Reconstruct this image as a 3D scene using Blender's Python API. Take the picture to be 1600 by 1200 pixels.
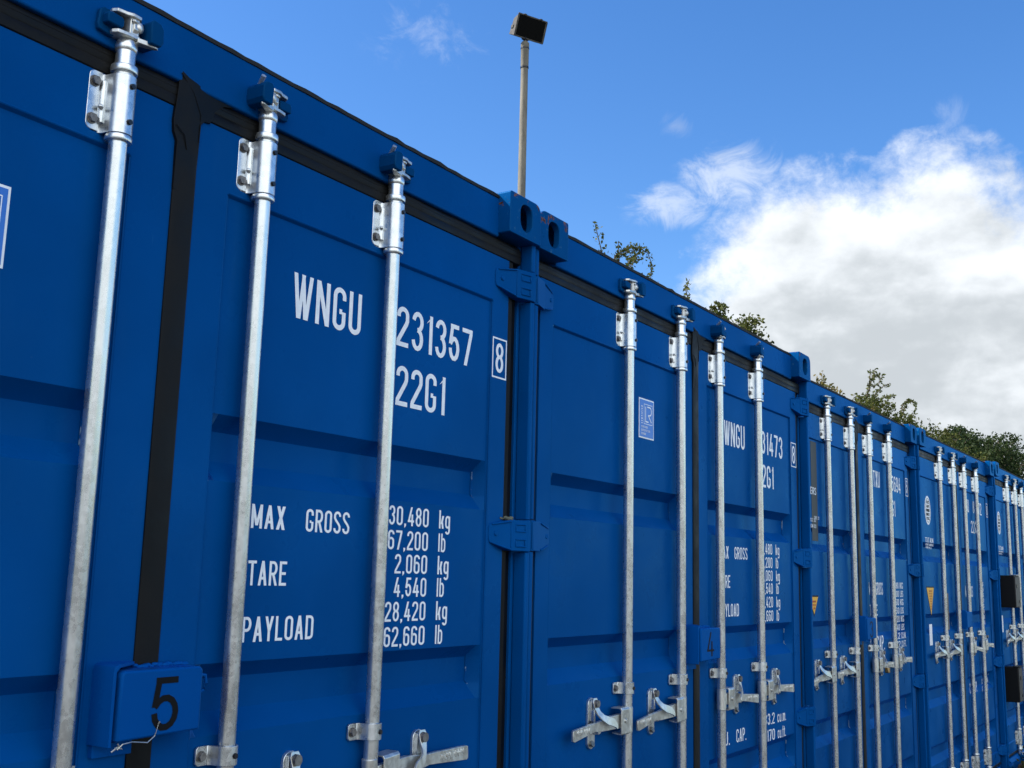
import bpy, bmesh, math, random
import numpy as np
from mathutils import Vector, Matrix
R = math.radians
sc = bpy.context.scene
for o in list(bpy.data.objects): bpy.data.objects.remove(o)
COL = sc.collection

# ------------------------------------------------------------------ camera
cd = bpy.data.cameras.new('camera'); cam = bpy.data.objects.new('camera', cd); COL.objects.link(cam)
cam.matrix_world = Matrix(((0.54487448, -0.15706181, -0.82367675, -2.55427),
                           (-0.83816331, -0.0734636, -0.54044923, -1.57016),
                           (0.02437367, 0.98485262, -0.17167188, 1.54494),
                           (0, 0, 0, 1)))
cd.sensor_width = 36; cd.lens = 36*1707.53/1600; cd.clip_start = .02; cd.clip_end = 2000
sc.camera = cam
# ------------------------------------------------------------------ exposure, sun, sky
sc.view_settings.view_transform = 'Standard'; sc.view_settings.look = 'None'
sc.view_settings.gamma = 1; sc.view_settings.use_curve_mapping = False
sc.view_settings.exposure = 1.5
SUN_AZ, SUN_EL = 122, 44            # azimuth from +X towards +Y: the sun stands behind the containers
sl = bpy.data.lights.new('sun', 'SUN'); sl.energy = 3.2; sl.angle = R(.53); sl.color = (1, .93, .82)
sun = bpy.data.objects.new('sun', sl); COL.objects.link(sun)
sdir = Vector((math.cos(R(SUN_AZ))*math.cos(R(SUN_EL)), math.sin(R(SUN_AZ))*math.cos(R(SUN_EL)), math.sin(R(SUN_EL))))
sun.rotation_euler = sdir.to_track_quat('Z', 'Y').to_euler(); sun.location = (-10, 20, 20)

class NT:
    def __init__(s, tree): s.t = tree; s.n = tree.nodes; s.l = tree.links
    def add(s, typ, **k):
        n = s.n.new(typ)
        for a, b in k.items(): setattr(n, a, b)
        return n
    def link(s, a, b): s.l.new(a, b)
    def set(s, inp, v):
        if isinstance(v, bpy.types.NodeSocket): s.link(v, inp)
        else: inp.default_value = v
    def m(s, op, a, b=0., c=None, clamp=False):
        n = s.add('ShaderNodeMath', operation=op, use_clamp=clamp); s.set(n.inputs[0], a); s.set(n.inputs[1], b)
        if c is not None: s.set(n.inputs[2], c)
        return n.outputs[0]
    def mr(s, v, a, b, c=0., d=1., smooth=True):
        n = s.add('ShaderNodeMapRange', interpolation_type='SMOOTHSTEP' if smooth else 'LINEAR')
        s.set(n.inputs['Value'], v); s.set(n.inputs['From Min'], a); s.set(n.inputs['From Max'], b); s.set(n.inputs['To Min'], c); s.set(n.inputs['To Max'], d)
        return n.outputs[0]
    def noise(s, vec, scale, detail=4., rough=.5, dist=0.):
        n = s.add('ShaderNodeTexNoise'); s.set(n.inputs['Vector'], vec); n.inputs['Scale'].default_value = scale
        n.inputs['Detail'].default_value = detail; n.inputs['Roughness'].default_value = rough; n.inputs['Distortion'].default_value = dist
        return n.outputs['Fac']
    def mix(s, f, a, b, blend='MIX'):
        n = s.add('ShaderNodeMix', data_type='RGBA', blend_type=blend)
        s.set(n.inputs['Factor'], f)
        s.set(n.inputs[6], a if isinstance(a, bpy.types.NodeSocket) else (*a, 1)); s.set(n.inputs[7], b if isinstance(b, bpy.types.NodeSocket) else (*b, 1))
        return n.outputs[2]
    def vscale(s, v, k):
        n = s.add('ShaderNodeVectorMath', operation='MULTIPLY'); s.set(n.inputs[0], v); n.inputs[1].default_value = k
        return n.outputs[0]

w = bpy.data.worlds.new('World'); sc.world = w; w.use_nodes = True
W_ = NT(w.node_tree); W_.n.clear()
sky = W_.add('ShaderNodeTexSky', sky_type='NISHITA', sun_disc=False)
sky.sun_elevation = R(SUN_EL); sky.sun_rotation = R(90-SUN_AZ); sky.altitude = 50; sky.air_density = 1.0; sky.dust_density = .35; sky.ozone_density = 3.0
tc = W_.add('ShaderNodeTexCoord'); D = tc.outputs['Generated']
sx = W_.add('ShaderNodeSeparateXYZ'); W_.link(D, sx.inputs[0])
az = W_.m('MULTIPLY', W_.m('ARCTAN2', sx.outputs[1], sx.outputs[0]), 57.2958)
el = W_.m('MULTIPLY', W_.m('ARCSINE', sx.outputs[2]), 57.2958)
n1 = W_.noise(W_.vscale(D, (1, 1, 1.25)), 9, 12, .62, .12)
n2 = W_.noise(W_.vscale(D, (1, 1, 1.3)), 34, 8, .66, .25)
nz = W_.m('ADD', W_.m('MULTIPLY', W_.m('SUBTRACT', n1, .5), 1.7), W_.m('MULTIPLY', W_.m('SUBTRACT', n2, .5), 1.0))
def blob(a, e, ra, re, amp=1.):
    q = W_.m('POWER', W_.m('DIVIDE', W_.m('SUBTRACT', az, a), ra), 2.)
    p = W_.m('POWER', W_.m('DIVIDE', W_.m('SUBTRACT', el, e), re), 2.)
    return W_.m('MULTIPLY', W_.m('SUBTRACT', 1., W_.m('SQRT', W_.m('ADD', q, p))), amp)
F_ = blob(2, 8.5, 18.5, 11.9, 1.6)
for b in ((16.4, 9.4, 10.0, 11.8, 1.3), (11.0, 12, 6.5, 10.2, 1.3), (-128, 26, 58, 38, 1.5)):
    F_ = W_.m('MAXIMUM', F_, blob(*b))
F_ = W_.m('MINIMUM', F_, W_.m('MULTIPLY', F_, 3.2))
dens = W_.mr(W_.m('ADD', F_, W_.m('MULTIPLY', nz, .60)), -.06, .46)
wn = W_.m('SUBTRACT', W_.noise(W_.vscale(D, (1, 1, 1)), 20, 11, .66, .9), .5)
for (a, e, ra, re, lo, al) in ((38.6, 27.4, 4.6, 3.0, .30, .20), (21.6, 20.7, 3.6, 2.5, .20, .55), (25.2, 19.1, 3.4, 1.5, .20, .50), (24.4, 23.1, 1.7, 1.1, .25, .25), (10.6, 22.6, 1.5, 1.6, .25, .2)):
    q = blob(a, e, ra, re, 1.)
    wis = W_.m('MULTIPLY', W_.mr(W_.m('ADD', W_.m('MULTIPLY', q, .9), W_.m('MULTIPLY', wn, 2.4)), lo, lo+.75), W_.m('MULTIPLY', W_.mr(q, 0, .45), al))
    dens = W_.m('MAXIMUM', dens, wis)
# lit tops and greyer folds of the cumulus
sh1 = W_.noise(W_.vscale(D, (1, 1, 2.4)), 6.6, 4, .5, .1)
sh2 = W_.noise(W_.vscale(D, (1, 1, 1.5)), 19, 7, .58, .1)
edge = W_.mr(F_, .02, .55, .10, 0.)
shade = W_.m('ADD', W_.m('ADD', W_.m('MULTIPLY', sh1, .85), W_.m('MULTIPLY', sh2, .45)), edge)
shade = W_.m('ADD', shade, W_.mr(el, 6, 19, -.13, .12))
shade = W_.mr(shade, .52, .90)
cloud = W_.mix(shade, (.50, .54, .575), (.86, .90, .94))
hs = W_.add('ShaderNodeHueSaturation'); hs.inputs['Hue'].default_value = .507; hs.inputs['Saturation'].default_value = 1.28; hs.inputs['Value'].default_value = 1.
W_.link(sky.outputs[0], hs.inputs['Color'])
SKY_K = .078
b1 = W_.add('ShaderNodeBackground'); W_.link(hs.outputs[0], b1.inputs[0]); b1.inputs[1].default_value = SKY_K
b2 = W_.add('ShaderNodeBackground'); W_.link(cloud, b2.inputs[0])
W_.link(W_.mr(W_.m('ABSOLUTE', W_.m('SUBTRACT', az, -128.)), 55., 85., .86, .44), b2.inputs[1])     # clouds opposite the sun are lit full face
mx = W_.add('ShaderNodeMixShader'); W_.link(dens, mx.inputs[0]); W_.link(b1.outputs[0], mx.inputs[1]); W_.link(b2.outputs[0], mx.inputs[2])
wo = W_.add('ShaderNodeOutputWorld'); W_.link(mx.outputs[0], wo.inputs[0])

# ------------------------------------------------------------------ materials
MAT = {}
def mat(name, col, rough=.5, metal=0., fn=None, spec=None, coat=0.):
    m = bpy.data.materials.new(name); m.use_nodes = True; t = NT(m.node_tree)
    b = m.node_tree.nodes['Principled BSDF']
    b.inputs['Base Color'].default_value = (*col, 1); b.inputs['Roughness'].default_value = rough; b.inputs['Metallic'].default_value = metal
    if spec is not None: b.inputs['Specular IOR Level'].default_value = spec
    if coat: b.inputs['Coat Weight'].default_value = coat; b.inputs['Coat Roughness'].default_value = .15
    t.b = b
    geo = t.add('ShaderNodeNewGeometry'); t.pos = geo.outputs['Position']; t.nrm = geo.outputs['Normal']
    if fn: fn(t)
    MAT[name] = m; return m
def bump(t, h, strength, dist):
    n = t.add('ShaderNodeBump'); n.inputs['Strength'].default_value = strength; n.inputs['Distance'].default_value = dist
    t.link(h, n.inputs['Height']); t.link(n.outputs[0], t.b.inputs['Normal']); return n
BLUE = (.0001, .061, .242)
def paint_fn(rust=0., blue=BLUE, chips=.0, amt=.08, gloss=.65):
    def f(t):
        big = t.noise(t.pos, 2.2, 3, .5); mid = t.noise(t.vscale(t.pos, (1, 1, .35)), 14, 6, .6)
        c = t.mix(t.mr(big, .35, .65, 0, 1), tuple(x*(1-amt) for x in blue), tuple(x*(1+amt) for x in blue))
        # chalky vertical rain marks and dust
        c = t.mix(t.m('MULTIPLY', t.mr(mid, .52, .78), .06), c, (.02, .10, .26))
        dn = t.noise(t.pos, 210, 2, .5)
        c = t.mix(t.m('MULTIPLY', t.mr(dn, .74, .78), .15), c, (.10, .17, .30))
        # faint hairline scratches and rubbed marks
        sc1 = t.noise(t.vscale(t.pos, (1, 1, .09)), 95, 2, .4); sc2 = t.noise(t.vscale(t.pos, (.16, .16, 1)), 120, 2, .4); gate = t.mr(t.noise(t.pos, 2.7, 3, .6), .52, .68)
        sm = t.m('MULTIPLY', t.m('MAXIMUM', t.mr(sc1, .76, .79), t.mr(sc2, .77, .80)), gate)
        c = t.mix(t.m('MULTIPLY', sm, .35), c, (.03, .16, .38))
        rgh = t.mr(t.noise(t.pos, 6, 5, .6), .3, .7, .25, .42)
        if chips:
            cn = t.m('MULTIPLY', t.mr(t.noise(t.pos, 38, 5, .62, .4), .70-chips, .715-chips), t.mr(t.noise(t.pos, 3.1, 2, .5), .52, .6))
            c = t.mix(cn, c, (.30, .30, .28)); 
        if rust:
            sz = t.add('ShaderNodeSeparateXYZ'); t.link(t.pos, sz.inputs[0])
            rn = t.noise(t.pos, 24, 7, .68, .5)
            k = t.m('ADD', rn, t.mr(sz.outputs[2], 2.48, 2.60, -.12, rust))
            kk = t.mr(k, .60, .64)
            rc = t.mix(t.mr(t.noise(t.pos, 90, 4, .6), .4, .6), (.055, .022, .012), (.20, .085, .035))
            c = t.mix(kk, c, rc); rgh = t.m('ADD', rgh, t.m('MULTIPLY', kk, .4))
            pl = t.mr(t.noise(t.pos, 55, 5, .6), .62, .66)
            c = t.mix(t.m('MULTIPLY', pl, .5), c, (.05, .16, .26))
        t.link(c, t.b.inputs['Base Color']); t.link(rgh, t.b.inputs['Roughness'])
        wv = t.noise(t.vscale(t.pos, (1, 1, .8)), 3.4, 1, .4); op = t.noise(t.pos, 420, 2, .5)
        h = t.m('ADD', t.m('MULTIPLY', wv, 1.), t.m('MULTIPLY', op, .010 if not rust else .03))
        bn = bump(t, h, .55, .010)
        # satin top coat: blue-tinted reflection on top of the diffuse paint
        gl = t.add('ShaderNodeBsdfGlossy'); gl.inputs['Color'].default_value = (.16, .52, 1., 1); t.link(rgh, gl.inputs['Roughness']); t.link(bn.outputs[0], gl.inputs['Normal'])
        fr = t.add('ShaderNodeFresnel'); fr.inputs['IOR'].default_value = 1.30; t.link(bn.outputs[0], fr.inputs['Normal'])
        t.b.inputs['Specular IOR Level'].default_value = 0
        ms = t.add('ShaderNodeMixShader'); t.link(t.m('MULTIPLY', fr.outputs[0], gloss), ms.inputs[0]); t.link(t.b.outputs[0], ms.inputs[1]); t.link(gl.outputs[0], ms.inputs[2])
        out = [n for n in t.n if n.type == 'OUTPUT_MATERIAL'][0]; t.link(ms.outputs[0], out.inputs[0])
    return f
mat('container_blue', BLUE, .33, 0, paint_fn(), spec=.10)
mat('container_greyblue', (.020, .085, .25), .42, 0, paint_fn(blue=(.0008, .057, .225), chips=.006, gloss=.85), spec=.15)
mat('casting_paint', BLUE, .45, 0, paint_fn(rust=.06, blue=(.0005, .056, .195)), spec=.14)
mat('keeper_paint', BLUE, .4, 0, paint_fn(blue=(.0005, .042, .140), chips=.03), spec=.2)
mat('box_paint', BLUE, .3, 0, paint_fn(blue=(.0005, .066, .285)), spec=.12)
def chipped(t):
    t.b.inputs['Specular Tint'].default_value = (.30, .66, 1., 1)
    t.link(t.mix(t.mr(t.noise(t.pos, 30, 4, .6), .52, .60), BLUE, (.22, .32, .42)), t.b.inputs['Base Color'])
mat('chipped_bead', BLUE, .5, 0, chipped, .1)
mat('moss', (.1, .12, .08), .9, 0, lambda t: t.link(t.mix(t.noise(t.pos, 120, 4, .6), (.05, .07, .04), (.22, .22, .17)), t.b.inputs['Base Color']))
def galv(lo, hi, r0, r1, sc_=70):
    def f(t):
        v = t.add('ShaderNodeTexVoronoi', feature='F1'); t.link(t.pos, v.inputs['Vector']); v.inputs['Scale'].default_value = sc_
        sp = t.add('ShaderNodeSeparateColor'); t.link(v.outputs['Color'], sp.inputs[0])
        k = t.m('ADD', t.m('MULTIPLY', sp.outputs[0], .16), t.m('MULTIPLY', t.noise(t.vscale(t.pos, (1, 1, .35)), 48, 5, .6), .84))
        t.link(t.mix(t.mr(k, .3, .7), lo, hi), t.b.inputs['Base Color'])
        sp2 = t.noise(t.vscale(t.pos, (1, 1, .4)), 40, 4, .6)
        t.link(t.mr(t.m('ADD', k, t.m('MULTIPLY', sp2, .3)), .35, .9, r0, r1), t.b.inputs['Roughness'])
    return f
mat('galvanised_tube', (.6, .6, .6), .4, .92, galv((.62, .645, .64), (.79, .815, .81), .22, .34, 130))
mat('galvanised_plate', (.6, .6, .6), .4, .92, galv((.52, .55, .56), (.76, .79, .80), .20, .38, 90))
mat('galvanised_cast', (.5, .5, .5), .5, .85, galv((.52, .52, .49), (.74, .74, .70), .28, .45, 120))
mat('bolt_steel', (.22, .21, .20), .5, .8, galv((.14, .13, .12), (.30, .28, .26), .4, .6, 200))
def rub(t):
    n = t.noise(t.pos, 9, 6, .6)
    t.link(t.mix(t.mr(n, .3, .75), (.0035, .004, .0048), (.010, .010, .0098)), t.b.inputs['Base Color'])
    sp = t.mr(t.noise(t.pos, 130, 2, .5), .74, .77)
    t.link(t.mr(n, .3, .7, .38, .6), t.b.inputs['Roughness']); bump(t, t.noise(t.pos, 30, 5, .6), .3, .003)
mat('rubber', (.02, .02, .02), .5, 0, rub, .15)
mat('seam_black', (.003, .003, .004), .7, 0, lambda t: bump(t, t.noise(t.pos, 60, 3), .5, .004))
mat('black_plastic', (.008, .008, .009), .35)
mat('white_film', (.72, .76, .80), .45, 0, lambda t: t.link(t.mix(t.mr(t.noise(t.pos, 60, 6, .65), .3, .72), (.90, .93, .96), (.78, .82, .87)), t.b.inputs['Base Color']))
mat('black_film', (.004, .004, .005), .6, 0, None, .15)
mat('blue_film', (.035, .17, .60), .3)
mat('yellow_film', (.80, .42, .012), .45)
mat('red_film', (.45, .05, .02), .5)
mat('brown_film', (.040, .034, .032), .5, 0, lambda t: t.link(t.mix(t.noise(t.pos, 12, 6, .7), (.012, .012, .013), (.030, .025, .022)), t.b.inputs['Base Color']))
mat('scuffed_film', (.12, .11, .10), .6, 0, lambda t: t.link(t.mix(t.mr(t.noise(t.pos, 55, 5, .7), .4, .6), (.05, .05, .055), (.22, .17, .12)), t.b.inputs['Base Color']))
mat('brass', (.50, .33, .14), .35, 1.)
mat('black_box', (.004, .0045, .0055), .5, 0, lambda t: bump(t, t.noise(t.pos, 200, 3), .2, .001), .2)
mat('grey_box_front', (.045, .043, .042), .5, 0, None, .3)
mat('pole_grp', (.3, .27, .22), .7, 0, lambda t: (t.link(t.mix(t.mr(t.noise(t.vscale(t.pos, (1, 1, .25)), 9, 7, .7), .3, .7), (.11, .098, .070), (.225, .20, .145)), t.b.inputs['Base Color']), bump(t, t.noise(t.pos, 30, 5, .7), .4, .01)))
mat('lamp_case', (.07, .07, .05), .6, 0, lambda t: t.link(t.mix(t.mr(t.noise(t.pos, 14, 6, .7), .35, .65), (.016, .015, .012), (.085, .072, .048)), t.b.inputs['Base Color']))
mat('lamp_glass', (.0015, .002, .002), .25, 0, None, .12)

# ------------------------------------------------------------------ mesh builder, coordinates (u, d, z): d = distance out of the casting face plane (y = -d)
class MB:
    def __init__(s): s.v = []; s.f = []
    def add(s, vs, fs):
        n = len(s.v); s.v += [tuple(p) for p in vs]; s.f += [tuple(i+n for i in f) for f in fs]; return s
    def box(s, u0, u1, d0, d1, z0, z1, rot=None):
        vs = [(u, d, z) for z in (z0, z1) for d in (d0, d1) for u in (u0, u1)]
        if rot: vs = [rot(p) for p in vs]
        return s.add(vs, [(0, 1, 3, 2), (4, 6, 7, 5), (0, 4, 5, 1), (2, 3, 7, 6), (0, 2, 6, 4), (1, 5, 7, 3)])
    def prism_z(s, prof, z0, z1, cap=True):      # profile of (u, d)
        n = len(prof); vs = [(u, d, z0) for u, d in prof]+[(u, d, z1) for u, d in prof]
        fs = [(i, (i+1) % n, n+(i+1) % n, n+i) for i in range(n)]
        if cap: fs += [tuple(range(n)), tuple(range(2*n-1, n-1, -1))]
        return s.add(vs, fs)
    def prism_u(s, prof, u0, u1):                # profile of (d, z)
        n = len(prof); vs = [(u0, d, z) for d, z in prof]+[(u1, d, z) for d, z in prof]
        return s.add(vs, [(i, (i+1) % n, n+(i+1) % n, n+i) for i in range(n)]+[tuple(range(n)), tuple(range(2*n-1, n-1, -1))])
    def prism_d(s, prof, d0, d1):                # profile of (u, z)
        n = len(prof)
        a = d0 if callable(d0) else (lambda u: d0); b = d1 if callable(d1) else (lambda u: d1)
        vs = [(u, a(u), z) for u, z in prof]+[(u, b(u), z) for u, z in prof]
        return s.add(vs, [(i, (i+1) % n, n+(i+1) % n, n+i) for i in range(n)]+[tuple(range(n)), tuple(range(2*n-1, n-1, -1))])
    def lathe(s, prof, cu=0, cd=0, n=28):        # (r, z) up the z axis
        vs = []; fs = []
        for r, z in prof:
            vs += [(cu+r*math.cos(2*math.pi*i/n), cd+r*math.sin(2*math.pi*i/n), z) for i in range(n)]
        for k in range(len(prof)-1):
            fs += [(k*n+i, k*n+(i+1) % n, (k+1)*n+(i+1) % n, (k+1)*n+i) for i in range(n)]
        fs += [tuple(range(n)), tuple(range(len(vs)-1, len(vs)-n-1, -1))]
        return s.add(vs, fs)
    def cyl(s, p0, p1, r0, r1=None, n=16):
        r1 = r0 if r1 is None else r1
        return s.tube([p0, p1], [r0, r1], n)
    def tube(s, pts, r, n=10):
        pts = [Vector(p) for p in pts]; rr = r if isinstance(r, list) else [r]*len(pts); vs = []; fs = []
        for k, p in enumerate(pts):
            t = (pts[min(k+1, len(pts)-1)]-pts[max(k-1, 0)]).normalized()
            a = Vector((0, 0, 1)) if abs(t.z) < .8 else Vector((1, 0, 0))
            x = t.cross(a).normalized(); y = t.cross(x)
            vs += [tuple(p+rr[k]*(math.cos(2*math.pi*i/n)*x+math.sin(2*math.pi*i/n)*y)) for i in range(n)]
        for k in range(len(pts)-1):
            fs += [(k*n+i, k*n+(i+1) % n, (k+1)*n+(i+1) % n, (k+1)*n+i) for i in range(n)]
        fs += [tuple(range(n)), tuple(range(len(vs)-1, len(vs)-n-1, -1))]
        return s.add(vs, fs)
    def ball(s, c, r, sq=(1, 1, 1), n=10):
        vs = []; fs = []
        for j in range(n+1):
            th = math.pi*j/n
            for i in range(2*n):
                ph = math.pi*i/n
                vs.append((c[0]+r*sq[0]*math.sin(th)*math.cos(ph), c[1]+r*sq[1]*math.sin(th)*math.sin(ph), c[2]+r*sq[2]*math.cos(th)))
        for j in range(n):
            fs += [(j*2*n+i, j*2*n+(i+1) % (2*n), (j+1)*2*n+(i+1) % (2*n), (j+1)*2*n+i) for i in range(2*n)]
        return s.add(vs, fs)
    def strip(s, pts, w, th):                    # flat strap bent along pts (u, d, z) with width along... perpendicular in the (u,z) plane
        pts = [Vector(p) for p in pts]; vs = []; fs = []
        for k, p in enumerate(pts):
            t = (pts[min(k+1, len(pts)-1)]-pts[max(k-1, 0)]).normalized()
            side = t.cross(Vector((0, 1, 0))).normalized(); nn = side.cross(t).normalized()
            ww = w[k] if isinstance(w, list) else w
            for a, b in ((-1, -1), (1, -1), (1, 1), (-1, 1)): vs.append(tuple(p+side*a*ww/2+nn*b*th/2))
        for k in range(len(pts)-1):
            fs += [(k*4+i, k*4+(i+1) % 4, k*4+4+(i+1) % 4, k*4+4+i) for i in range(4)]
        fs += [(0, 1, 2, 3), tuple(len(vs)-1-i for i in range(4))]
        return s.add(vs, fs)
    def mirror(s, c=0.):
        s.v = [(2*c-u, d, z) for u, d, z in s.v]; return s
    def mesh(s, name, ang=32, weld=True):
        bm = bmesh.new(); vs = [bm.verts.new((u, -d, z)) for u, d, z in s.v]
        for f in s.f:
            try: bm.faces.new([vs[i] for i in f])
            except ValueError: pass
        if weld: bmesh.ops.remove_doubles(bm, verts=bm.verts, dist=1e-6)
        bmesh.ops.recalc_face_normals(bm, faces=bm.faces)
        me = bpy.data.meshes.new(name); bm.to_mesh(me); bm.free()
        me.polygons.foreach_set('use_smooth', [True]*len(me.polygons)); me.set_sharp_from_angle(angle=R(ang))
        return me
def obj(name, me, m, parent=None, loc=(0, 0, 0), bev=0., rotz=0.):
    if isinstance(me, MB): me = me.mesh(name)
    if m and not me.materials: me.materials.append(MAT[m])
    o = bpy.data.objects.new(name, me); COL.objects.link(o); o.location = (loc[0], -loc[1], loc[2]); o.rotation_euler.z = rotz
    if parent: o.parent = parent
    if bev:
        b = o.modifiers.new('bevel', 'BEVEL'); b.width = bev; b.segments = 2; b.limit_method = 'ANGLE'; b.angle_limit = R(35)
    return o
def tag(o, label=None, cat=None, group=None, kind=None):
    if label: o['label'] = label
    if cat: o['category'] = cat
    if group: o['group'] = group
    if kind: o['kind'] = kind
    return o
CACHE = {}
def cached(key, fn):
    if key not in CACHE: CACHE[key] = fn().mesh(key.split(':')[0])
    return CACHE[key]

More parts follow.
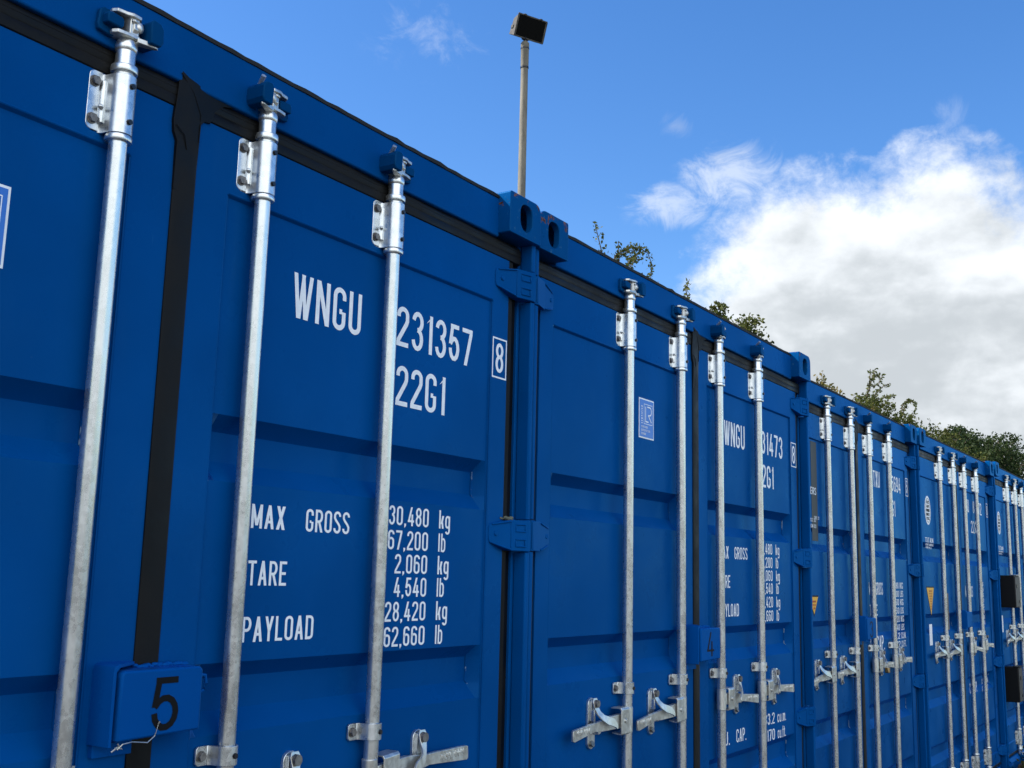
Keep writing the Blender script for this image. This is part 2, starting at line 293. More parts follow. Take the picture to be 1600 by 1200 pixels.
# ------------------------------------------------------------------ stroke lettering
def arc(cx, cy, rx, ry, a0, a1, n=12): return [(cx+rx*math.cos(R(a0+(a1-a0)*i/n)), cy+ry*math.sin(R(a0+(a1-a0)*i/n))) for i in range(n+1)]
def glyph(ch, s, w=.41):
    """list of ('P', pts, closed) centre-line strokes or ('Q', quad) shapes, unit cap height"""
    L, Rr, B, T = s/2, w-s/2, s/2, 1-s/2; cx = w/2; r = (Rr-L)/2; M = .53
    def V(x, y0=0, y1=1): return ('Q', [(x, y0), (x+s, y0), (x+s, y1), (x, y1)])
    def H(x0, x1, y): return ('Q', [(x0, y), (x1, y), (x1, y+s), (x0, y+s)])
    def Dg(x0, y0, x1, y1, k=1.08):
        q = s*k; return ('Q', [(x0, y0), (x0+q, y0), (x1+q, y1), (x1, y1)])
    rm = w-s
    def P(*pp, closed=False):
        o = []
        for p in pp:
            for q in (p if isinstance(p, list) else [p]):
                if not o or abs(q[0]-o[-1][0])+abs(q[1]-o[-1][1]) > 1e-4: o.append(q)
        return ('P', o, closed)
    up = lambda a, b: arc(cx, T-r, r, r, a, b); dn = lambda a, b: arc(cx, B+r, r, r, a, b)
    g = {
     'O': lambda: (w, [P(up(0, 180), dn(180, 360), closed=True)]),
     'C': lambda: (w, [P((Rr, T-r-.1), up(0, 180), dn(180, 360), (Rr, B+r+.1))]),
     'G': lambda: (w, [P((Rr, T-r-.08), up(0, 180), dn(180, 360), (Rr, .5-s/2)), H(cx, w-s-.001, .5-s)]),
     'U': lambda: (w, [P((L, 1), dn(180, 360), (Rr, 1))]),
     'D': lambda: (w, [P((L, T), (cx, T), up(90, 0), dn(0, -90), (L, B), closed=True)]),
     'P': lambda: (w, [V(0), P((s, T), (cx, T), arc(cx, (T+.47)/2, r, (T-.47)/2, 90, -90), (s, .47))]),
     'R': lambda: (w, [V(0), P((s, T), (cx, T), arc(cx, (T+.47)/2, r, (T-.47)/2, 90, -90), (s, .47)), Dg(rm, 0, cx-s*.4, .42)]),
     'B': lambda: (w, [V(0), P((s, T), (cx, T), arc(cx, (T+M)/2, r, (T-M)/2, 90, -90), (s, M)), P((cx, M-.001), arc(cx, (B+M)/2, r, (M-B)/2, 90, -90), (s, B))]),
     'S': lambda: (w, [P((Rr, T-r-.03), up(0, 180), (L, .70), (L+.2*rm, .60), (Rr-.2*rm, .41), (Rr, .31), dn(0, -180), (L, B+r+.03))]),
     'I': lambda: (s, [V(0)]), 'L': lambda: (w*.86, [V(0), H(s, w*.86, 0)]),
     'E': lambda: (w*.9, [V(0), H(s, w*.9, 0), H(s, w*.9, 1-s), H(s, w*.8, .5-s/2)]),
     'F': lambda: (w*.88, [V(0), H(s, w*.88, 1-s), H(s, w*.8, .5-s/2)]),
     'H': lambda: (w, [V(0), V(rm), H(s, rm, .5-s/2)]),
     'T': lambda: (w, [H(0, w, 1-s), V(cx-s/2, 0, 1-s)]),
     'K': lambda: (w, [V(0), Dg(s, .38, rm, 1, 1.2), Dg(rm, 0, s+.05, .52, 1.15)]),
     'N': lambda: (w*1.04, [V(0), V(w*1.04-s), Dg(w*1.04-s*1.08, 0, 0, 1)]),
     'M': lambda: (w*1.2, [V(0), V(w*1.2-s), Dg(w*.6-s*.5, .12, 0, 1, 1.0), Dg(w*.6-s*.5, .12, w*1.2-s, 1, 1.0)]),
     'W': lambda: (w*1.42, [Dg(w*.30, 0, 0, 1, .95), Dg(w*.36, 0, w*.60, 1, .85), Dg(w*.80, 0, w*.56, 1, .85), Dg(w*.86, 0, w*1.42-s*.95, 1, .95)]),
     'A': lambda: (w*1.05, [Dg(0, 0, w*.525-s*.52, 1), Dg(w*1.05-s*1.08, 0, w*.525-s*.56, 1), H(s*1.2, w*1.05-s*1.2, .24)]),
     'X': lambda: (w, [Dg(0, 0, w-s*1.2, 1, 1.2), Dg(w-s*1.2, 0, 0, 1, 1.2)]),
     'Y': lambda: (w, [V(cx-s/2, 0, .45), Dg(cx-s/2, .42, 0, 1), Dg(cx-s/2, .42, w-s*1.08, 1)]),
     'Z': lambda: (w, [H(0, w, 0), H(0, w, 1-s), Dg(0, s, w-s*1.2, 1-s, 1.2)]),
     '0': lambda: (w, [P(up(0, 180), dn(180, 360), closed=True)]),
     '1': lambda: (w*.55, [V(w*.55-s), ('Q', [(0, .78), (w*.55-s, .86), (w*.55-s, 1), (w*.3, .93)])]),
     '2': lambda: (w, [P((L, T-r-.06), up(180, 0), (Rr, .66), (Rr-.03, .58), (L+.01, .15), (L, B)), H(0, w, 0)]),
     '3': lambda: (w, [P(arc(cx, (T+M)/2, r, (T-M)/2, 172, -92)), P(arc(cx, (B+M)/2, r, (M-B)/2, 92, -172))]),
     '4': lambda: (w*1.05, [Dg(0, .22, w*.55-s*.3, 1, 1.05), H(0, w*1.05, .2), V(w*.72-s/2, 0, .62)]),
     '5': lambda: (w, [H(s*.5, w*.93, 1-s), Dg(.0, .46, s*.5, 1-s, 1.0), P((L, .46), arc(cx, .60-.25, r, .27, 130, -180), )]),
     '6': lambda: (w, [P((Rr, T-r-.02), up(0, 180), dn(180, 360), arc(cx, .58-r, r, r, 0, 170))]),
     '7': lambda: (w, [H(0, w, 1-s), Dg(w*.22, 0, w-s*1.05, 1-s, 1.05)]),
     '8': lambda: (w, [P(arc(cx, (T+M)/2, r*.94, (T-M)/2, 0, 360, 20)[:-1], closed=True), P(arc(cx, (B+M)/2, r, (M-B)/2, 0, 360, 20)[:-1], closed=True)]),
     '9': lambda: (w, [('P', [(w-x, 1-y) for x, y in P((Rr, T-r-.02), up(0, 180), dn(180, 360), arc(cx, .58-r, r, r, 0, 170))[1]], False)]),
     '.': lambda: (s*1.1, [H(0, s*1.1, 0)]), ',': lambda: (s*1.1, [('Q', [(0, s), (s*1.1, s), (s*1.1, 0), (s*.2, -.12)])]),
     'k': lambda: (w*.85, [V(0), Dg(s, .26, w*.85-s*1.1, .70, 1.2), Dg(w*.85-s*1.1, 0, s+.04, .38, 1.1)]),
     'l': lambda: (s, [V(0)]),
     'b': lambda: (w*.9, [V(0), P((s, .68), arc(w*.45, .5, w*.45-s/2, .2, 90, 0), arc(w*.45, .22, w*.45-s/2, .18, 0, -90), (s, .04))]),
     'g': lambda: (w*.9, [P(arc(w*.45, .5, w*.45-s/2, .17, 0, 180), arc(w*.45, .25, w*.45-s/2, .17, 180, 360), closed=True), P((w*.9-s/2, .70), (w*.9-s/2, -.1), arc(w*.45, -.1, w*.45-s/2, .15, 0, -160))]),
     'c': lambda: (w*.85, [P(arc(w*.42, .5, w*.42-s/2, .18, 10, 180), arc(w*.42, .22, w*.42-s/2, .18, 180, 350))]),
     'u': lambda: (w*.9, [P((L, .7), arc(w*.45, .22, w*.45-s/2, .18, 180, 360), (w*.9-s/2, .7))]),
     'm': lambda: (w*1.2, [V(0, 0, .7), P((s/2, .5), arc(w*.35, .5, w*.3-s/4, .16, 180, 0), (w*.65-s/4, 0)), P((w*.65-s/4, .5), arc(w*.92, .5, w*.28-s/4, .16, 180, 0), (w*1.2-s/2, 0))]),
     'f': lambda: (w*.6, [V(w*.16), H(0, w*.6, .62), H(w*.16+s, w*.6, 1-s)]),
     't': lambda: (w*.6, [V(w*.16, 0, .95), H(0, w*.6, .62), H(w*.16+s, w*.6, 0)]),
     ' ': lambda: (w*.9, []),
    }
    return g.get(ch, g[' '])()
def stroke_strip(pts, closed, s):
    n = len(pts); out = []
    for i in range(n):
        a = Vector(pts[(i-1) % n] if (closed or i > 0) else pts[i]); b = Vector(pts[i]); c = Vector(pts[(i+1) % n] if (closed or i < n-1) else pts[i])
        t1 = (b-a); t2 = (c-b)
        t1 = t1.normalized() if t1.length > 1e-6 else t2.normalized(); t2 = t2.normalized() if t2.length > 1e-6 else t1
        nn = Vector((-(t1+t2).y, (t1+t2).x)); nn = nn.normalized() if nn.length > 1e-6 else Vector((-t1.y, t1.x))
        k = 1/max(.5, nn.dot(Vector((-t1.y, t1.x))))
        out.append((b+nn*s/2*k, b-nn*s/2*k))
    quads = []
    for i in range(n if closed else n-1):
        p, q = out[i], out[(i+1) % n]; quads.append([tuple(p[0]), tuple(p[1]), tuple(q[1]), tuple(q[0])])
    return quads
def text_mb(mb, st, u0, u1, z0, z1, d, s=.115, vert=False, gap=.11, w=.41):
    """lettering st between u0..u1 (u1 None = natural width), cap height z0..z1"""
    x = 0; items = []
    for ch in st:
        cw, sh = glyph(ch, s, w); items.append((x, sh)); x += cw+gap
    tot = x-gap; h = z1-z0; kx = h if u1 is None else (u1-u0)/tot
    k = 0
    for x0, sh in items:
        for j, g in enumerate(sh):
            dd = d+j*.00012
            qs = stroke_strip(g[1], g[2], s) if g[0] == 'P' else [g[1]]
            if g[0] == 'P':
                vs = []; 
                for q in qs: mb.add([((u0+(x0+a)*kx), dd, z0+b*h) if not vert else (u0-b*h, dd, z0+(x0+a)*kx) for a, b in q], [(0, 1, 2, 3)])
            else:
                mb.add([((u0+(x0+a)*kx), dd, z0+b*h) if not vert else (u0-b*h, dd, z0+(x0+a)*kx) for a, b in qs[0]], [(0, 1, 2, 3)])
    return mb

# ------------------------------------------------------------------ container parts
WD, HT, LN = 2.438, 2.591, 6.058
DP = -.055                     # door panel plane
RODS = (.6205, 1.0310, 1.3865, 1.8100); ROD_D = -.03
HINGE_Z = (2.350, 1.652, .955, .262)
def door_mb(right, beads=None):
    bd = MB()
    a, b = (1.216, 2.350) if right else (.088, 1.190)
    pa, pb = (1.318, 2.272) if right else (.166, 1.078)
    z0, z1 = .172, 2.4127; pz0, pz1 = .262, 2.280
    ribs = [(1.843, 1.713), (1.368, 1.236), (.893, .761), (.52, .40)]
    U = [a, pa-.004, pa, pa+.004, pa+.020, pa+.05]; U += [pa+.05+(pb-pa-.1)*i/6 for i in range(1, 6)]; U += [pb-.05, pb-.020, pb-.004, pb, pb+.004, b]
    Z = [z0, pz0-.004, pz0+.001]
    for t, bt in sorted(ribs, key=lambda q: q[0]): Z += [bt-.004, bt, bt+.034, bt+.040, t-.031, t-.026, t, t+.003]
    Z += [pz1-.001, pz1+.004, pz1+.010, z1]
    fr = -.0505
    def dep(u, z):
        if u <= pa-.003 or u >= pb+.003 or z < pz0 or z > pz1+.003: 
            if pz1+.003 < z < pz1+.009 and pa < u < pb: return fr+.001
            return fr
        d = DP-.002
        for t, bt in ribs:
            if bt-.0001 <= z <= t+.0001:
                e = min(1, max(0, (u-pa-.004)/.016), max(0, (pb-.004-u)/.016))
                k = 0 if (z <= bt+.0001 or z >= t-.0001) else (.88 if (z <= bt+.035 or z >= t-.027) else 1)
                d = DP-.002-.036*k*e
        return d
    mb = MB(); nu, nz_ = len(U), len(Z)
    vs = [(u, dep(u, z), z) for z in Z for u in U]; fs = [(j*nu+i, j*nu+i+1, (j+1)*nu+i+1, (j+1)*nu+i) for j in range(nz_-1) for i in range(nu-1)]
    n = len(vs); back = -.11
    ring = [j for j in range(nu)]+[j*nu+nu-1 for j in range(1, nz_)]+[(nz_-1)*nu+i for i in range(nu-2, -1, -1)]+[j*nu for j in range(nz_-2, 0, -1)]
    bk = [(vs[i][0], back, vs[i][2]) for i in ring]; m = len(ring)
    fs += [(ring[i], ring[(i+1) % m], n+(i+1) % m, n+i) for i in range(m)]+[tuple(n+i for i in range(m))]
    mb.add(vs+bk, fs)
    if beads:
        t, bt = ribs[beads[0]]
        for q_, sg in (((pa, 1), (pb, -1))[beads[1]],):
            bd.tube([(q_+sg*.019, DP-.034, t-.029), (q_+sg*.0195, DP-.036, bt+.040), (q_+sg*.008, DP-.010, bt+.010), (q_+sg*.002, DP-.001, bt-.002)], .0020, 5)
    # weld line along the top of the pressed panel
    mb.tube([(pa, fr-.0006, pz1+.006), (pb, fr-.0006, pz1+.006)], .0022, 6)
    mb.tube([(pb+.002, fr-.002, pz1), (pb+.002, fr-.002, pz0)], .0022, 6)
    mb.tube([(pa-.002, fr-.002, pz1), (pa-.002, fr-.002, pz0)], .0022, 6)
    return bd if beads else mb
def seal_prof(a, b, c, d0=-.047, back=-.10):
    """ribbed rubber section across a..b"""
    n = [(0, back), (0, d0-.004), (.04, d0-.001), (.20, d0), (.40, d0-.0004), (.44, d0-.0012), (.48, d0-.0004), (.70, d0), (.74, d0-.0012), (.78, d0-.0006), (.90, d0-.002), (1, d0-.006), (1, back)]
    return [(a+(b-a)*t, d) for t, d in n]
def gasket_mb():
    mb = MB()
    mb.prism_u([(d, z) for z, d in seal_prof(2.4130, 2.4625, 0)], .032, 2.404)
    mb.prism_z([(1.1765, -.0500), (1.1770, -.0475), (1.1800, -.0465), (1.2000, -.0462), (1.2250, -.0465), (1.2300, -.0480), (1.2305, -.0500)], .18, 2.415)
    mb.prism_z(seal_prof(2.3510, 2.3780, 0, -.0525), .18, 2.4125)
    mb.prism_z([(2.3785, -.062), (2.4075, -.066), (2.4075, -.10), (2.3785, -.10)], .18, 2.470); mb.prism_z([(.0305, -.066), (.0595, -.062), (.0595, -.10), (.0305, -.10)], .18, 2.470)  # second gasket lips, set forward in black so the shaded post gap reads dark
    mb.prism_z(seal_prof(.060, .087, 0, -.0525), .18, 2.4125)
    mb.prism_u([(d, z) for z, d in seal_prof(.150, .1715, 0, -.052)], .05, 2.388)
    return mb
def flap_mb():
    mb = MB()                  # the folded rubber corner over the meeting of the seals
    pr = [(1.1765, 2.250), (1.1745, 2.345), (1.1665, 2.362), (1.1640, 2.385), (1.1680, 2.435), (1.1700, 2.4885), (1.190, 2.477), (1.235, 2.4735), (1.262, 2.4665), (1.310, 2.4622), (1.285, 2.4560), (1.264, 2.436), (1.254, 2.4085), (1.240, 2.4070), (1.2315, 2.398), (1.2300, 2.250)]
    dd = lambda u: -.0457+.006*max(0, 1-abs(u-1.19)/.04)
    mb.prism_d(pr, lambda u: dd(u)-.008, dd)
    mb.v = [(u, d-(.004 if z < 2.26 else 0), z) for u, d, z in mb.v]
    mb.tube([(1.171, -.040, 2.480), (1.205, -.0415, 2.452), (1.228, -.044, 2.415), (1.229, -.046, 2.36)], .0012, 6)
    mb.tube([(1.170, -.041, 2.375), (1.190, -.0405, 2.36), (1.20, -.0445, 2.335)], .0012, 6)
    return mb
def header_mb():
    mb = MB(); mb.prism_u([(-.045, 2.4630), (-.042, 2.4660), (-.042, 2.5715), (-.046, 2.576), (-.12, 2.576), (-.12, 2.4630)], .158, 2.280)
    return mb
def roof_seam_mb():  # uneven near-black strip along the top edge of the header
    rnd = random.Random(4); mb = MB(); n = 60; vs = []
    for i in range(n+1):
        u = .16+(2.278-.16)*i/n; j = rnd.uniform(-.0008, .0008); 
        if rnd.random() < .08: j += .0022
        vs += [(u, -.0400+j*.5, 2.5725+j*.5), (u, -.0385+j, 2.5805+j), (u, -.075, 2.5815+j), (u, -.075, 2.5725)]
    fs = []
    for i in range(n): fs += [(i*4+k, i*4+(k+1) % 4, i*4+4+(k+1) % 4, i*4+4+k) for k in range(4)]
    fs += [(0, 1, 2, 3), tuple(n*4+k for k in range(4))]
    return mb.add(vs, fs)
def sill_mb():
    mb = MB(); mb.prism_u([(-.020, .004), (-.020, .120), (-.044, .146), (-.12, .146), (-.12, .004)], .162, 2.276); return mb
def post_mb(right):
    mb = MB()
    mb.prism_z([(2.408, -.058), (2.436, -.054), (2.436, -.16), (2.408, -.16), (2.408, -.09)], .118, 2.473)
    cuts = [2.473]+[x for h in HINGE_Z for x in (h+.0445, h-.0445)]+[.118]
    for k in range(0, len(cuts), 2):
        mb.prism_z([(2.416, -.0538), (2.416, -.019), (2.419, -.0155), (2.432, -.0155), (2.436, -.020), (2.436, -.0538)], cuts[k+1], cuts[k])
    if not right: mb.mirror(WD/2)
    return mb
def casting_mb(right):
    def rrect(x0, x1, z0, z1, rs, n=6):
        o = []
        for (cx, cz, a), r in zip(((x1, z1, 0), (x0, z1, 90), (x0, z0, 180), (x1, z0, 270)), rs):
            sx = -1 if cx == x1 else 1; sz = -1 if cz == z1 else 1
            o += arc(cx+sx*r, cz+sz*r, r, r, a, a+90, n)
        return o
    out = rrect(2.276, 2.438, 2.473, 2.591, (.030, .006, .004, .006)); hol = rrect(2.328, 2.391, 2.492, 2.570, (.026, .026, .031, .031))
    n = len(out); mb = MB()
    hc = (2.36, 2.5305); big = [(hc[0]+(u-hc[0])*2.1, hc[1]+(z-hc[1])*1.25) for u, z in hol]
    vs = [(u, -.002, z) for u, z in out]+[(u, -.178, z) for u, z in out]+[(u, -.002, z) for u, z in hol]+[(u, -.024, z) for u, z in hol]+[(u, -.026, z) for u, z in big]+[(u, -.15, z) for u, z in big]
    fs = []
    for i in range(n):
        j = (i+1) % n
        fs += [(i, j, n+j, n+i), (i, j, 2*n+j, 2*n+i), (2*n+i, 2*n+j, 3*n+j, 3*n+i), (3*n+i, 3*n+j, 4*n+j, 4*n+i), (4*n+i, 4*n+j, 5*n+j, 5*n+i)]
    fs += [tuple(n+i for i in range(n)), tuple(5*n+i for i in range(n))]
    mb.add(vs, fs)
    if not right: mb.mirror(WD/2)
    return mb
def hinge_mb(right):
    mb = MB()
    dd = lambda u: -.0475+.0175*min(1, max(0, (u-2.290)/.062)) if u < 2.3605 else -.030+.0175*min(1, (u-2.3605)/.060)
    mb.prism_d([(2.286, -.022), (2.281, -.013), (2.281, .020), (2.290, .028), (2.360, .0405), (2.360, -.0405), (2.325, -.033)], -.052, dd)
    mb.prism_d([(2.3602, -.0412), (2.3602, .0408), (2.4205, .0408), (2.431, .036), (2.431, -.036), (2.4205, -.0412)], -.055, lambda u: dd(u)+.0015)
    for z in ((-.020, .020) if right else ()):
        def bx(a, b, c, d, h):
            mb.add([(u, dd(u)+q, zz) for zz in (c, d) for q in (.0005, h) for u in (a, b)], [(0, 1, 3, 2), (4, 6, 7, 5), (0, 4, 5, 1), (2, 3, 7, 6), (0, 2, 6, 4), (1, 5, 7, 3)])
        bx(2.374, 2.410, z+.0075, z+.011, .0040); bx(2.374, 2.410, z-.011, z-.0075, .0040); bx(2.374, 2.3775, z-.0074, z+.0074, .0035); bx(2.4065, 2.410, z-.0074, z+.0074, .0035)
    mb.tube([(2.292, -.0455, .026), (2.358, -.0285, .037)], .0028, 6); mb.tube([(2.292, -.0455, -.022), (2.326, -.036, -.031), (2.358, -.0285, -.038)], .0028, 6)
    mb.cyl((2.306, -.05, .002), (2.306, -.0395, .002), .0075, .0065, 12)
    mb.cyl((2.424, -.0235, -.0425), (2.424, -.0235, .0425), .0122, None, 16)
    if not right: mb.mirror(WD/2)
    return mb
def bar_mb():
    r = .0163; mb = MB()
    mb.lathe([(r, .20), (r, 2.29), (.0180, 2.30), (.0180, 2.40), (.0180, 2.434), (.0176, 2.436), (.0176, 2.466)], 0, 0, 32)
    for za, zb in ((2.4165, 2.4310), (2.2870, 2.2990), (.338, .350), (.196, .208)):
        mb.lathe([(.0178, za-.0005), (.0232, za+.001), (.0240, za+.003), (.0240, zb-.003), (.0232, zb-.001), (.0186, zb+.0005)], 0, 0, 32)
    mb.lathe([(.0176, 2.4585), (.0192, 2.461), (.0200, 2.466), (.0196, 2.473), (.0165, 2.481), (.015, 2.488)], 0, 0, 32)
    mb.lathe([(.0165, .160), (.0190, .166), (.0222, .174), (.0228, .182), (.0180, .200)], 0, 0, 32)
    return mb
def hump_mb(z0, z1, R0, fl, th, rc=.010, dz=.0):
    """bracket pressed over the bar: flange, half round, flange; profile relative to the bar axis"""
    wall = DP-ROD_D+.0045         # flange front, relative depth
    def pr(off):
        ro = R0-off; f = wall-off
        p = [(-fl, f), (-ro-.006, f), (-ro-.0015, f+.006)]
        p += [(ro*math.cos(R(a)), ro*math.sin(R(a))) for a in range(180, -1, -12)]
        p += [(ro+.0015, f+.006), (ro+.006, f), (.042, f)]
        return p
    o = pr(0); i = pr(th); mb = MB(); n = len(o)
    vs = [(u, d, z) for z in (z0, z1) for u, d in o]+[(u, d, z) for z in (z0, z1) for u, d in i]
    def cut(k, z): return z
    fs = []
    for k in range(n-1): fs += [(k, k+1, n+k+1, n+k), (2*n+k, 3*n+k, 3*n+k+1, 2*n+k+1), (n+k, n+k+1, 3*n+k+1, 3*n+k), (k, 2*n+k, 2*n+k+1, k+1)]
    fs += [(0, n, 3*n, 2*n), (n-1, 3*n-1, 4*n-1, 2*n-1)]
    # round the flange corners
    for idx in (0, 2*n): vs[idx] = (vs[idx][0], vs[idx][1], z0+rc)
    for idx in (n, 3*n): vs[idx] = (vs[idx][0], vs[idx][1], z1-rc)
    nb = len(vs); e = -fl+rc
    mb.add(vs, fs)
    # corner fillets
    for zz, sg, in ((z0, 1), (z1, -1)):
        pass
    return mb
def bracket_mb():
    mb = hump_mb(2.2995, 2.4105, .0232, .045, .0035, .0)
    w0 = DP-ROD_D
    # rounded plate lobe to the left
    pr = [(-.028, 2.3025)]+[(-.044+.011*math.cos(R(a)), 2.3135+.011*math.sin(R(a))) for a in range(270, 179, -15)]+[(-.044+.011*math.cos(R(a)), 2.4015+.011*math.sin(R(a))) for a in range(180, 89, -15)]+[(-.028, 2.4125)]
    mb.prism_d(pr, w0, w0+.0052)
    # raised rib beside the flange with a small cast pip
    mb.prism_z([(-.034, w0+.004), (-.032, w0+.010), (-.028, w0+.014), (-.024, w0+.012), (-.024, w0+.004)], 2.318, 2.397)
    mb.ball((-.033, w0+.013, 2.346), .0055, (1.1, 1, .8), 5)
    return mb
def strap_mb():
    mb = hump_mb(1.1840, 1.2195, .0215, .045, .003, .0)
    w0 = DP-ROD_D
    pr = [(-.028, 1.1840), (-.050, 1.1840), (-.055, 1.189), (-.055, 1.2145), (-.050, 1.2195), (-.028, 1.2195)]
    mb.prism_d(pr, w0, w0+.0052)
    return mb
def bolts_mb(zs, u=-.0435):
    mb = MB(); w0 = DP-ROD_D+.005
    for z in zs:
        mb.cyl((u, w0, z), (u, w0+.008, z), .0088, .0082, 6); mb.cyl((u, w0, z), (u, w0+.002, z), .0105, None, 16)
    return mb
def plugs_mb(zs, r=.0240):
    mb = MB()
    for z in zs:
        a = R(84); p = Vector((r*math.cos(a), r*math.sin(a), z))
        mb.cyl(p*1, p+Vector((math.cos(a)*.0035, math.sin(a)*.0035, 0)), .0056, .0050, 8)
    return mb
def cam_mb(s):
    """claw head on top of the bar; s=+1: claws open to the left"""
    mb = MB(); z = 2.483
    mb.prism_z([(-.013, -.016), (.010, -.019), (.016, -.008), (.016, .012), (.008, .021), (-.009, .019), (-.013, .006)], z, z+.040)
    pl = [(-.038, -.006), (-.041, .006), (-.036, .017), (-.018, .020), (-.008, .025), (.010, .024), (.018, .012), (.019, -.010), (.010, -.020), (-.012, -.018)]
    mb.prism_z(pl, z+.036, z+.0430)
    pl2 = [(-.034, -.006), (-.038, .006), (-.032, .017), (-.012, .021), (.010, .022), (.018, .012), (.018, -.014), (-.012, -.018)]
    mb.prism_z(pl2, z-.002, z+.0055)
    mb.ball((.009, .020, z+.022), .0085, (1, .8, 1.25), 6); mb.ball((-.002, .021, z+.030), .006, (1.2, .8, .8), 6)
    mb.prism_z([(.010, .004), (.044, .022), (.047, .028), (.041, .031), (.006, .022)], z-.0065, z+.003)
    mb.prism_u([(.018, z+.005), (.024, z+.015), (.022, z+.030), (.014, z+.034), (.012, z+.005)], -.004, .006)
    if s < 0: mb.mirror(0)
    return mb
def flipz(mb, zc): mb.v = [(u, d, 2*zc-z) for u, d, z in mb.v]; return mb
def keeper_mb(s, side):
    mb = MB(); b = -.042-ROD_D          # header face, relative depth
    z = 2.486
    if side < 0:
        mb.prism_d([(-.058, z-.004), (-.061, z+.006), (-.058, z+.034), (-.050, z+.041), (-.024, z+.039), (-.020, z+.0), (-.03, z-.008)], b-.001, b+.010)
        mb.prism_d([(-.052, z+.008), (-.053, z+.024), (-.048, z+.030), (-.022, z+.028), (-.018, z+.024), (-.018, z+.012), (-.022, z+.007)], b+.009, b+.026)
    else:
        mb.prism_d([(.024, z-.006), (.022, z+.034), (.027, z+.041), (.044, z+.039), (.051, z+.030), (.052, z+.004), (.046, z-.006)], b-.001, b+.049)
    if s < 0: mb.mirror(0)
    return mb
def pin_mb(s):
    mb = MB(); z = 2.486
    mb.cyl((.041, .012, z+.036), (.0475, .030, z+.050 if s < 0 else z+.034), .0048, .0052, 10)
    if s < 0: mb.mirror(0)
    return mb
def handle_mb(s):
    """hub clevis and lever, lever pointing left for s=+1"""
    mb = MB()
    # clevis folded round the lever end
    mb.prism_u([(.006, 1.066), (.019, 1.066), (.0225, 1.069), (.0225, 1.141), (.018, 1.147), (-.016, 1.147), (-.016, 1.143), (.0145, 1.143), (.018, 1.139), (.018, 1.0705), (.006, 1.0705)], -.078, -.024)
    mb.prism_u([(-.012, 1.069), (.007, 1.066), (.007, 1.0705), (-.012, 1.0735)], -.078, -.024)
    mb.lathe([(.0165, 1.068), (.0178, 1.070), (.0178, 1.143), (.0165, 1.145)], 0, 0, 24)
    mb.cyl((-.052, .014, 1.107), (-.052, .0265, 1.107), .0075, .0065, 12)
    # lever
    def sec(u, h, z, d, t): return [(u, d-t/2, z-h/2), (u, d+t/2, z-h/2), (u, d+t/2, z+h/2), (u, d-t/2, z+h/2)]
    S = [sec(-.010, .040, 1.108, .008, .015), sec(-.075, .041, 1.107, .007, .015), sec(-.125, .040, 1.105, .004, .014), sec(-.175, .032, 1.100, .001, .012), sec(-.210, .026, 1.099, -.001, .010), sec(-.240, .028, 1.097, .001, .010), sec(-.350, .034, 1.087, .008, .0095), sec(-.358, .028, 1.087, .0085, .006)]
    vs = [p for q in S for p in q]; fs = []
    for k in range(len(S)-1): fs += [(k*4+i, k*4+(i+1) % 4, k*4+4+(i+1) % 4, k*4+4+i) for i in range(4)]
    fs += [(0, 1, 2, 3), tuple(len(vs)-1-i for i in range(4))]
    mb.add(vs, fs)
    rnd = random.Random(3)     # cast characters standing proud of the grip
    for k in range(9):
        u = -.252-.010*k; d = .0060+.0006*k
        if k == 4: continue
        mb.box(u-.0065, u-.0045, d, d+.0022, 1.085, 1.101); mb.box(u-.0044, u, d, d+.0020, 1.085+rnd.choice((0, .007, .013)), 1.088+rnd.choice((.002, .008, .014)))
    if s < 0: mb.mirror(0)
    return mb
def catch_mb(s):
    mb = MB(); w0 = DP-ROD_D-.002; c = -.196
    pr = [(c+.0215*math.cos(R(a)), 1.165+.0195*math.sin(R(a))) for a in range(0, 181, 20)]+[(c+.0215*math.cos(R(a)), 1.055+.0195*math.sin(R(a))) for a in range(180, 361, 20)]
    mb.prism_d(pr, w0, w0+.008)
    mb.box(c-.0125, c-.004, w0+.008, w0+.024, 1.118, 1.150); mb.box(c-.012, c+.012, w0+.008, w0+.022, 1.082, 1.096); mb.prism_d([(c+.005, 1.078), (c+.020, 1.082), (c+.022, 1.092), (c+.010, 1.097), (c, 1.09)], w0+.01, w0+.030)
    mb.box(c-.013, c+.013, w0+.007, w0+.014, 1.124, 1.176)
    if s < 0: mb.mirror(0)
    return mb
def latch_mb(s):
    mb = MB(); c = -.196
    P = [(c+.001, -.010, 1.184), (c+.001, -.007, 1.172), (c+.002, -.004, 1.155), (c+.007, .003, 1.140), (c+.018, .012, 1.127), (c+.036, .020, 1.118), (c+.056, .025, 1.112), (c+.070, .029, 1.101), (c+.074, .030, 1.092)]
    mb.strip(P, [.020, .031, .023, .019, .019, .024, .024, .015, .006], .005)
    if s < 0: mb.mirror(0)
    return mb
def catchbolt_mb(s, up):
    mb = MB(); c = -.196
    if up: mb.cyl((c+.002, -.008, 1.168), (c+.002, .004, 1.168), .0120, .0110, 16)
    else: mb.cyl((c, -.018, 1.050), (c, -.013, 1.052), .0095, None, 10)
    if s < 0: mb.mirror(0)
    return mb
